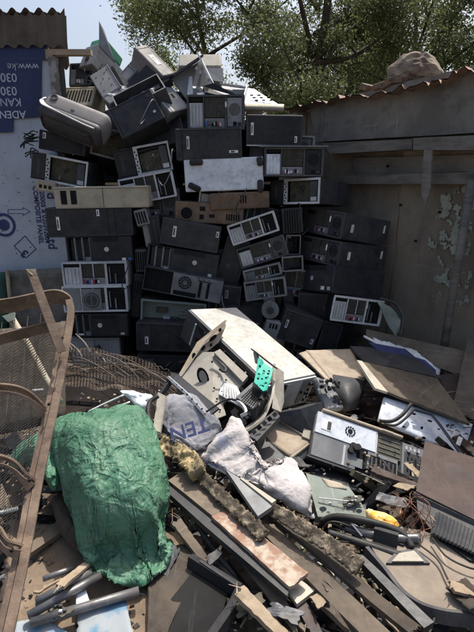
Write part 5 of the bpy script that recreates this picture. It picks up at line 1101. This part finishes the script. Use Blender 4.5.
tubes('black_hose', 'ribbed black hose curling from the connector block towards the cream plate', 'hose', [pts((380,545,1.40),(392,552,1.37),(400,549,1.37),(412,541,1.40),(424,536,1.42))], .007, RUB)
tubes('thin_black_cables', 'pair of black cables lying across the tan sheet near the right edge', 'cable', [gpts(.045,(420,545),(438,560),(452,585),(476,598)), gpts(.05,(432,538),(446,556),(470,568),(490,570))], .0026, RUB, 6)
b = MB(); b.sheet(gpts(.05,(446,586),(466,578),(490,600),(470,612)), 8, 8, .004, DCLOTH, .010, 20, 4, True, .1); tag(b.build('cloth_scrap', world=True), 'small dark cloth scrap on the tan sheet in the bottom right corner', 'cloth')

# more broken bits where the heap is most jumbled: bent strips, board scraps and plastic shards in the lower middle
rz_ = random.Random(77)
KD = ((CHAR,'black plastic shard'),(OLIVE,'small dusty circuit board'),(DST,'bent dark grey metal strip'),(WOODP,'split pale wood scrap'),(DCLOTH,'dark brown cloth shred'),(BROWNP,'brown metal scrap'))
PL = (((214,556),'below the rust painted plank'),((250,604),'at the bottom centre'),((285,612),'near the bottom edge right of centre'),((322,598),'beside the long brown weathered board'),((345,618),'in the gap left of the wide black strip'),
 ((270,470),'under the white sack'),((300,462),'left of the case with fan dots'),((352,500),'right of the grey green drive'),((392,500),'left of the copper wires'),((404,486),'under the case with fan dots'),
 ((300,392),'beside the white tower rear end'),((372,402),'between the rounded monitor and the white hose plate'),((170,560),'beside the lower right of the green sack'),((60,610),'between the rusty frame and the blue paper'),((352,420),'above the case with fan dots'),((415,470),'left of the brown enamelled panel'))
for i, ((x, y), wh) in enumerate(PL):
    mm, nm = KD[i % 6]; c0 = G(x, y, rz_.uniform(.03, .07)) ; s_ = rz_.uniform(.018, .036); a0 = rz_.uniform(0, 3.1)
    u = Vector((math.cos(a0), math.sin(a0), rz_.uniform(-.25,.25)))*s_*rz_.uniform(1.0,1.9); v = Vector((-math.sin(a0), math.cos(a0), rz_.uniform(-.2,.2)))*s_*.6
    b = MB(); b.sheet([c0-u-v, c0+u*.8-v*.7, c0+u+v*.8, c0-u*.7+v], 7, 5, .0035, mm, .006, 25, i, False, .16)
    if mm is OLIVE:
        for k in range(5): b.box(-.004,.004,-.003,.003,.0,.006,rz_.choice([BLK,SIL,CHAR]),Matrix.Translation(c0+u*rz_.uniform(-.6,.6)+v*rz_.uniform(-.5,.5)+Vector((0,0,.002))))
    tag(b.build('broken_piece', world=True), nm+' '+wh, 'scrap')
# ------------------------------------------------------------------ setting
def grid(name, x0, x1, y0, y1, nx, ny, zf, m):
    vs = []; fs = []
    for j in range(ny+1):
        for i in range(nx+1): x = x0+(x1-x0)*i/nx; y = y0+(y1-y0)*j/ny; vs.append((x, y, zf(x, y)))
    for j in range(ny):
        for i in range(nx): a = j*(nx+1)+i; fs.append((a, a+1, a+nx+2, a+nx+1))
    b = MB(); b.add(vs, fs, m, True); return b.build(name, world=False)
g = MB(); g.sheet([Vector((-150,180,-.012)), Vector((150,180,-.012)), Vector((150,-60,-.012)), Vector((-150,-60,-.012))], 30, 30, .1, DIRT, .0)
struct(g.build('ground', world=True))
def hz(x, y):
    s = lambda a, b, t: max(0, min(1, (t-a)/(b-a)))
    e = s(.30, .62, y)*s(-2.6, -1.4, x)*(1-s(2.2, 2.9, x)); e = e*e*(3-2*e)
    return e*(.47+.055*y+.03*noise.noise(Vector((x*5,y*5,0)))+.015*noise.noise(Vector((x*17,y*17,3)))) -.01
struct(grid('debris_mound', -2.7, 3.0, .2, 4.2, 110, 80, hz, DIRT), 'structure', None)
# --- right shed wall
AX, AY = (320-237)/F, 0
A = PY(320, 184, 3.3); A.z = 0
WD = Vector((math.sin(R(40)), -math.cos(R(40)), 0)); WN = Vector((-WD.y*-1, 0, 0))
WN = Vector((-math.cos(R(40)), -math.sin(R(40)), 0))     # towards the viewer
def W(px, py, off=0):                                    # pixel on the wall plane (off metres in front of it)
    r_ = ray(px, py); o = A+WN*off; t = (o-CAM).dot(WN)/r_.dot(WN); p = CAM+r_*t; return ((p-A).dot(WD), p.z)
MW = Matrix((( WD.x, -WN.x, 0, A.x),(WD.y, -WN.y, 0, A.y),(0,0,1,0),(0,0,0,1)))   # local x along wall, y away from viewer, z up
wall = thing('shed_wall', 'grimy dark sheet metal and timber shed wall at the right behind the heap', 'shed wall', M=MW)
def wbox(b, px0, py0, px1, py1, y0, y1, m, off=0): 
    t0, z0 = W(px0, py0, -y0); t1, z1 = W(px1, py1, -y0); b.box(min(t0,t1), max(t0,t1), y0, y1, min(z0,z1), max(z0,z1), m)
seams = [-1.0, -.15, W(395,250)[0], W(474,250)[0]+.25, 3.0]
for k in range(4):
    b = MB(); x0, x1 = seams[k], seams[k+1]; nx, nz = 24, 40; vs = []; fs = []
    for j in range(nz+1):
        for i in range(nx+1):
            x = x0+(x1-x0)*i/nx; z = 2.18*j/nz; vs.append((x, (k%2)*.006+.012*noise.noise(Vector((x*1.7,z*1.7,k))), z))
    for j in range(nz):
        for i in range(nx): a = j*(nx+1)+i; fs.append((a, a+1, a+nx+2, a+nx+1))
    o = len(vs); vs += [(x, y+.03, z) for x, y, z in vs]; fs += [tuple(o+q for q in reversed(f)) for f in fs]
    b.add(vs, fs, WALLM, True); b.build('wall_sheet', wall)
def wpoly(b, pl, y0, t, m):
    v = [W(px, py, -y0) for px, py in pl]; n = len(v); vs = [(a, y0, z) for a, z in v]+[(a, y0+t, z) for a, z in v]
    b.add(vs, [tuple(range(n)), tuple(range(2*n-1,n-1,-1))]+[(i,(i+1)%n,n+(i+1)%n,n+i) for i in range(n)], m)
b = MB(); wpoly(b, [(309,106),(345,97),(400,83),(440,74),(500,58),(500,131),(440,135),(380,138),(316,142)], -.06, .05, WALLT); b.build('fascia_board', wall)
b = MB(); wpoly(b, [(322,143),(412,139),(412,149),(330,154)], -.13, .12, BEAM); b.build('timber_beam', wall)
b = MB(); wpoly(b, [(413,138),(500,134),(500,150),(413,150)], -.14, .13, BEAM); b.build('timber_beam', wall)
b = MB(); wpoly(b, [(340,176),(500,171),(500,184),(345,184)], -.08, .07, BEAM); b.build('timber_beam', wall)
b = MB(); wpoly(b, [(424,150),(432,150),(430,190),(425,206),(421,192)], -.16, .012, BEAM); b.build('bracket', wall)
b = MB(); wpoly(b, [(352,158),(500,154),(500,170),(356,176)], -.012, .01, WALLT); b.build('recessed_board', wall)
pm = mat('flaking_green_paint', (.30,.32,.26), (.22,.235,.19), scale=20, rough=.7, grime=.5)
rp = random.Random(9); b = MB(); nx = 110; nz = 280; (ta, za_) = W(436, 170, .02); (tb, zb_) = W(478, 330, .02)
for i in range(nx):
    for j in range(nz):
        t = ta+(tb-ta)*(i+.5)/nx; z = za_+(zb_-za_)*(j+.5)/nz; f = 1-((i/nx-.45)/.5)**2-((j/nz-.42)/.55)**2
        v = noise.noise(Vector((t*9,z*6,2)))+.6*noise.noise(Vector((t*27,z*20,5)))+.35*noise.noise(Vector((t*70,z*60,8)))
        if v > .46-.42*f and f > -.2:
            a, c_ = (tb-ta)/nx/2*1.02, abs(zb_-za_)/nz/2*1.02; q = [(t-a,z-c_),(t+a,z-c_),(t+a,z+c_),(t-a,z+c_)]
            b.add([(x,-.0165,y) for x,y in q], [(0,1,2,3)], pm)
b.build('flaking_paint', wall)
b = MB()
for (x,y) in ((388,166),(401,205),(372,238),(416,241),(440,212),(395,178)): t, z = W(x,y,.02); b.disc(t, z, .008, -.03, -.019, VOID, 8)
b.build('nail_holes', wall)
b = MB(); t0, z0 = W(472,180,.10); b.tube([Vector((t0,-.1,z0)), Vector((t0-.01,-.12,1.2)), Vector((t0-.02,-.14,.5))], .022, BEAM, 12)
tag(b.build('drain_pipe', None), 'upright grey pipe standing against the shed wall at the right edge', 'pipe').matrix_basis = MW
# ragged roof sheet on the wall
b = MB(); NT = 90; vs = []; fs = []; prof = [(283,104),(300,99),(330,94),(350,88),(375,87),(392,84),(405,80),(430,76),(452,66),(474,60),(510,50)]
def top(px):
    for (a, ya), (c_, yc) in zip(prof, prof[1:]):
        if px <= c_: return ya+(yc-ya)*(px-a)/(c_-a)
    return prof[-1][1]
for i in range(NT+1):
    px = 283+i*(510-283)/NT; t, z = W(px, top(px)+1.5*noise.noise(Vector((i*.5,0,0))), .14); wv = .005*math.sin(t*42)+.035*noise.noise(Vector((i*.16,2,1)))+.015*noise.noise(Vector((i*.6,2,1)))
    for j in range(8): vs.append((t+.02*noise.noise(Vector((i,j,5))) if j == 0 else t, -.14+j*.2+(.03*noise.noise(Vector((i*.6,9,1))) if j == 0 else 0), z+wv+(-.035+.03*noise.noise(Vector((i*.8,4,4))) if j == 0 else 0)-j*.035))
for i in range(NT):
    for j in range(7): a = i*8+j; fs.append((a, a+8, a+9, a+1))
o = len(vs); vs += [(x, y, z-.006) for x, y, z in vs]; fs += [tuple(o+q for q in reversed(f)) for f in fs]
b.add(vs, fs, CORRR, True); ro = b.build('roof_sheet', None); ro.matrix_basis = MW; tag(ro, 'ragged rusty corrugated roof sheet lying on top of the right shed wall', 'roof sheet')
# rock
bm = bmesh.new(); bmesh.ops.create_icosphere(bm, subdivisions=4, radius=1)
for v in bm.verts:
    d = v.co.copy(); q = 1+.22*noise.noise(d*1.3)+.16*noise.noise(d*3.1)+.08*noise.noise(d*8)+.04*noise.noise(d*19)
    for ax in (Vector((0,0,1)), Vector((.7,-.5,.5)).normalized(), Vector((-.8,-.4,.3)).normalized()):
        e = d.dot(ax)*q; q -= max(0, e-.78)*.8
    v.co = Vector((d.x*.15*q, d.y*.12*q, d.z*.105*q))
me = bpy.data.meshes.new('stone'); bm.to_mesh(me); bm.free(); me.materials.append(STONE)
so = bpy.data.objects.new('stone', me); COL.objects.link(so); t, z = W(417, 66, -.05)
so.location = MW @ Vector((t, .05, z-.03)); tag(so, 'large pale stone weighing down the roof sheet of the shed', 'stone')
b = MB()
for k, (x, y, s_) in enumerate(((395,82,.05),(386,85,.04),(403,79,.045),(372,86,.03))): t, z = W(x,y,0); b.bbox(t-s_, t+s_, -.08, .06, z-.03, z+.004, RUSTM, .008, 2, Matrix.Translation((t,0,z)) @ Matrix.Rotation(.25*(k-1.5),4,'Y') @ Matrix.Translation((-t,0,-z)))
o = b.build('roof_rubble', None); o.matrix_basis = MW; tag(o, 'small dark bent scraps left of the stone on the shed roof', 'scrap metal')
# --- left hut
HY = 3.02
hut = thing('iron_sheet_hut', 'small hut of white printed panels with brown corrugated iron roof at the left', 'hut', at=Vector((-1.6, HY, 0)))
def H(px, py, dy=0): return PY(px, py, HY+dy)
zt = H(0, 47).z; xr = H(60, 200).x
b = MB(); b.box(-4.5, H(58,150).x, HY, HY+.02, 0, zt, PANEL); b.build('wall_panel', hut, world=True)
b = MB(); b.box(H(59,150).x, H(66,150).x, HY-.03, HY+.04, 0, H(0,58).z, mat('peeling_post', (.30,.30,.29), (.16,.14,.12), scale=18, lo=.45, hi=.52, rough=.8, grime=.5)); b.build('post', hut, world=True)
b = MB(); b.box(H(47,58).x, H(92,58).x, HY-.02, HY+.02, H(0,50).z-.03, H(0,50).z, WOODP); b.box(H(47,58).x, H(54,58).x, HY-.021, HY+.021, H(0,60).z, H(0,50).z-.031, WOODP); b.build('rafter', hut, world=True)
b = MB(); sx = H(66,150).x; b.add([(sx+.003,HY+.02,0),(sx+.03,HY+.02,0),((sx+.03)*1.2,HY+.62,0),(sx*1.2,HY+.62,0),(sx+.003,HY+.02,zt-.05),(sx+.03,HY+.02,zt-.05),((sx+.03)*1.2,HY+.62,zt-.05),(sx*1.2,HY+.62,zt-.05)], [(0,3,2,1),(4,5,6,7),(0,1,5,4),(1,2,6,5),(2,3,7,6),(3,0,4,7)], CORR); b.build('side_wall', hut, world=True)
vs = []; fs = []; NT = 150; e0 = PY(0, 11, 2.94); e1 = PY(0, 42, HY+.02); x1 = PY(68, 30, 2.97).x; x0 = -4.6
for i in range(NT*2+1):
    x = x0+(x1-x0)*i/(NT*2); wv = .016*math.sin(x*2*math.pi/.075)
    for j in range(6): y = 2.94+j*.13; vs.append((x+(y-2.94)*x1/2.94*min(1,max(0,1-(x1-x)/1.5)), y, e0.z-.22*(y-2.94)+wv))
for i in range(NT*2):
    for j in range(5): a = i*6+j; fs.append((a, a+6, a+7, a+1))
o = len(vs); vs += [(x, y, z+.003) for x, y, z in vs]; fs += [tuple(o+q for q in reversed(f)) for f in fs]
b = MB(); b.add(vs, fs, CORR, True); b.build('roof', hut, world=True)
# hanging corrugated sheet closing the gap between eave and wall
vs = []; fs = []; za = e0.z-.01; zb = H(0, 44).z-.02
for i in range(NT*2+1):
    x = x0+(x1-x0)*i/(NT*2); wv = .014*math.sin(x*2*math.pi/.075+1.0)
    for j in range(5): t = j/4; vs.append((x+.07*t*x1/2.94, 2.95+(HY-.03-2.95)*t+wv*.8, za+(zb-za)*t-wv*.5))
for i in range(NT*2):
    for j in range(4): a = i*5+j; fs.append((a, a+5, a+6, a+1))
o = len(vs); vs += [(x, y+.003, z) for x, y, z in vs]; fs += [tuple(o+q for q in reversed(f)) for f in fs]
b = MB(); b.add(vs, fs, CORR, True); b.build('eave_sheet', hut, world=True)
# printing on the panel
def TXT(name, s, px, py, size, m, rot, parent, dy=-.003, align='LEFT', bold=0):
    p = H(px, py, dy); return text_part(name, s, Matrix.Translation(p) @ Matrix.Rotation(R(90),4,'X') @ Matrix.Rotation(R(rot),4,'Z'), size, m, parent, align, .0008, bold)
TXT('printed_text', 'COMPOSITE PANEL', 32.5, 186, .042, NAVY, -90, hut, bold=.0006)
TXT('printed_text', '020005 & 020392004', 39, 188, .040, NAVY, -90, hut, bold=.0006)
TXT('printed_text', 'nd', 46, 186, .080, NAVY, -90, hut, bold=.001)
TXT('printed_text', 'Ltd', 47, 233, .080, NAVY, -90, hut, bold=.001)
def hm(px, py, dy): return Matrix.Translation(H(px, py, dy))
b = MB(); b.ring(0, 0, .058, .075, -.002, .001, NAVY, 40, hm(4,225,-.001)); b.disc(0, 0, .036, -.002, .001, NAVY, 32, hm(4,225,-.001)); b.build('round_logo', hut, world=True)
b = MB()
sq = [(25,236),(36,249),(26,258),(14,246)]
for i in range(4): b.strap([H(*sq[i],-.001), H(*sq[(i+1)%4],-.001)], Vector((0,0,1)) if abs(sq[i][0]-sq[(i+1)%4][0]) > 3 else RT, .005, .002, NAVY)
b.build('diamond_mark', hut, world=True)
TXT('printed_text', '3', 26.5, 251, .075, NAVY, 135, hut, align='CENTER', bold=.002)
b = MB(); ar = [(8,209.5),(23,209.5),(23,207.5),(30,211.5),(23,215.5),(23,213.5),(8,213.5),(8,209.5)]
for i in range(7): b.strap([H(*ar[i],-.001), H(*ar[i+1],-.001)], Vector((0,0,1)) if ar[i][0] != ar[i+1][0] else RT, .0035, .002, NAVY)
b.build('arrow_mark', hut, world=True)
b = MB(); rs = random.Random(6)
for k in range(34):
    x, y = rs.uniform(0,44), rs.uniform(125,262); a = rs.uniform(-.5,.5); l = rs.uniform(.5,2.6)
    b.slab([H(x,y,-.0012), H(x+l,y+a,-.0012), H(x+l*.8,y+a+.6,-.0012), H(x+.2,y+.7,-.0012)], .001, NAVY if k % 3 else DST)
b.build('scuffs', hut, world=True)
# banner
b = MB(); b.slab([H(-90,43,-.012), H(47.5,43,-.012), H(47.5,60,-.012), H(41.5,60,-.012), H(41,117,-.012), H(13,119,-.012), H(13,132,-.012), H(-90,136,-.012)], .005, BANN)
ban = tag(b.build('banner', world=True), 'navy banner fixed upside down on the hut wall with white lettering', 'banner')
BW = mat('banner_lettering', (.42,.46,.54), rough=.6, grime=.3, gcol=(.25,.28,.35), bump=0)
TXT('lettering', 'www.ke', 38.5, 63.5, .056, BW, 180, ban, -.0145)
TXT('lettering', '030', 16.5, 73.5, .066, BW, 180, ban, -.0145, bold=.0008)
TXT('lettering', '030', 16.5, 87, .066, BW, 180, ban, -.0145, bold=.0008)
TXT('lettering', 'KANI', 21, 98.5, .062, BW, 180, ban, -.0145, bold=.0008)
TXT('lettering', 'ADEN', 25.5, 111, .060, BW, 180, ban, -.0145, bold=.0008)
# boards at the hut's foot
b = MB(); b.sheet([H(8,271,-.08),H(66,268,-.08),H(72,330,-.10),H(8,330,-.10)], 8, 8, .02, mat('grey_ply', (.20,.18,.15), (.12,.11,.095), scale=12, rough=.85, grime=.5), .006, 5, 1); tag(b.build('plywood_board', world=True), 'worn grey plywood board leaning at the foot of the printed hut wall', 'board')
b = MB(); b.sheet([H(-40,276,-.12),H(7,272,-.12),H(7,330,-.13),H(-40,330,-.13)], 6, 6, .02, mat('dark_green_paint', (.02,.085,.06), rough=.6), .004, 5, 2); tag(b.build('green_board', world=True), 'dark green board at the left edge below the printed hut wall', 'board')
b = MB(); b.tube([H(7,270,-.15), H(10,300,-.16), H(12,335,-.2)], .012, WOODP, 8); tag(b.build('wooden_pole', world=True), 'thin pole between the green board and the grey plywood board', 'pole')
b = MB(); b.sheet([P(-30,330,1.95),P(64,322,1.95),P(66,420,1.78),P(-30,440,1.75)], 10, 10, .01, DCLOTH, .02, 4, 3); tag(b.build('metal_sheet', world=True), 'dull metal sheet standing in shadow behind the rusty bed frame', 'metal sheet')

# --- trees behind
def tree(name, label, x, y, h, rx, rz, leaves, lm, seed, trunk_r=.16, lean=0, zc=.62, bare=.0, ls=.036):
    rg = random.Random(seed); rs_ = np.random.RandomState(seed)
    root = thing(name, label, 'tree', at=Vector((x, y, 0)), group='trees behind the heap')
    b = MB(); top = Vector((x+lean, y, h*.8)); base = Vector((x, y, 0)); tips = []
    tp = [base.lerp(top, t/6)+Vector((rg.uniform(-.15,.15)*(t>0), rg.uniform(-.15,.15)*(t>0), 0)) for t in range(7)]
    b.tube(smoothpath(tp, 4), [trunk_r*(1-.78*i/24) for i in range(25)], BARK, 8)
    for k in range(16):
        t = rg.uniform(.25, .98); p = base.lerp(top, t); an = rg.uniform(0, 6.28); ln = rx*rg.uniform(.55, 1.0)
        e = p+Vector((math.cos(an)*ln, math.sin(an)*ln*.8, rg.uniform(.1,.75)*rz)); mid = p.lerp(e, .5)+Vector((0,0,-.12*ln+rg.uniform(-.1,.3)))
        r0 = trunk_r*(1-.7*t)*.6; pp = smoothpath([p, mid, e], 5); b.tube(pp, [r0*(1-.8*i/(len(pp)-1)) for i in range(len(pp))], BARK, 6); tips.append((mid, e))
        for q in range(4):
            s_ = pp[rg.randrange(4, len(pp))]; e2 = s_+Vector((rg.uniform(-.8,.8), rg.uniform(-.6,.6), rg.uniform(-.2,.8)))*rx*.38
            b.tube(smoothpath([s_, s_.lerp(e2,.5)+Vector((0,0,.06)), e2], 3), [.022*(1-.12*i) for i in range(7)], BARK, 5); tips.append((s_, e2))
    b.build('trunk', root, world=True)
    cl = []
    for (a, e) in tips: cl.append(e); cl.append(a.lerp(e, rg.uniform(.4,.9)))
    cl = np.array([list(c_) for c_ in cl]); rad = rs_.uniform(.12, .42, len(cl))*rx/2.2
    wts = rad**2; wts /= wts.sum(); ci = rs_.choice(len(cl), leaves, p=wts)
    g_ = rs_.normal(size=(leaves, 3)); g_ /= np.linalg.norm(g_, axis=1)[:, None]; g_ *= (rs_.rand(leaves, 1)**.45)
    pos = cl[ci]+g_*rad[ci][:, None]*np.array([1.25, 1.1, .8])
    pos[:, 2] -= rs_.rand(leaves)**3*.25
    u = rs_.normal(size=(leaves, 3)); u /= np.linalg.norm(u, axis=1)[:, None]; v = rs_.normal(size=(leaves, 3)); v -= u*(u*v).sum(1)[:, None]; v /= np.linalg.norm(v, axis=1)[:, None]
    s_ = (rs_.uniform(.5, 1.25, (leaves, 1))*ls); u *= s_; v *= s_*.45
    V = np.stack([pos-u, pos-v*.9+u*.1, pos+u, pos+v*.9+u*.1], 1).reshape(-1, 3)-np.array([x, y, 0])
    me = bpy.data.meshes.new('crown'); me.vertices.add(len(V)); me.vertices.foreach_set('co', V.ravel())
    me.loops.add(leaves*4); me.loops.foreach_set('vertex_index', np.arange(leaves*4)); me.polygons.add(leaves)
    me.polygons.foreach_set('loop_start', np.arange(leaves)*4); me.polygons.foreach_set('loop_total', np.full(leaves, 4))
    me.materials.append(lm); me.materials.append(LEAF1 if lm is LEAF2 else LEAF2); me.polygons.foreach_set('material_index', (rs_.rand(leaves) < .3).astype(np.int32)); me.update(); me.validate()
    o = bpy.data.objects.new('crown', me); COL.objects.link(o); o.parent = root
tree('tree', 'tall thin leaved tree with sky showing through left of centre behind the heap', -.2, 10.5, 7.0, 2.3, 2.2, 62000, LEAF1, 11, .13, -.5)
tree('tree', 'dense dark tree with thick forked trunk behind the centre of the heap', 1.0, 9.0, 7.5, 2.3, 2.0, 62000, LEAF1, 5, .17, .5)
tree('tree', 'leafy olive tree above the middle of the shed roof', 3.4, 10.5, 6.4, 2.4, 2.2, 48000, LEAF1, 8, .14, .3)
tree('tree', 'broad tree behind the stone on the shed roof', 5.8, 9.5, 7.0, 2.6, 2.4, 46000, LEAF2, 14, .17, -.4)
tree('tree', 'low bushy tree filling the background just above the shed roof', 2.6, 12.5, 5.0, 2.8, 1.6, 34000, LEAF1, 23, .12, .2, ls=.045)
tree('tree', 'distant tree between the bushy one and the broad one on the right', 6.0, 14.5, 6.5, 3.2, 2.2, 36000, LEAF1, 31, .16, .2, ls=.05)
# ------------------------------------------------------------------ light
el, az = R(63), R(27)                                    # sun high behind the heap, slightly right of the view axis
S = Vector((math.sin(az)*math.cos(el), math.cos(az)*math.cos(el), math.sin(el)))
sun = bpy.data.objects.new('sun', bpy.data.lights.new('sun', 'SUN')); COL.objects.link(sun)
sun.data.energy = 4.3; sun.data.angle = R(.55); sun.data.color = (1, .955, .88); sun.rotation_euler = S.to_track_quat('Z', 'Y').to_euler(); sun.location = (3, 6, 12)
w_ = bpy.data.worlds.new('World'); scene.world = w_; w_.use_nodes = True; nt = w_.node_tree
sky = nt.nodes.new('ShaderNodeTexSky'); sky.sky_type = 'NISHITA'; sky.sun_disc = False; sky.sun_elevation = el; sky.sun_rotation = az
sky.dust_density = 5.5; sky.air_density = 1.1; sky.ozone_density = 1.0
bg = nt.nodes['Background']; bg.inputs['Strength'].default_value = .15; nt.links.new(sky.outputs[0], bg.inputs[0])
scene.view_settings.view_transform = 'Standard'; scene.view_settings.look = 'None'; scene.view_settings.gamma = 1; scene.view_settings.exposure = .18
scene.view_settings.use_curve_mapping = False
scene.render.engine = 'CYCLES'; scene.cycles.max_bounces = 6; scene.cycles.use_denoising = True
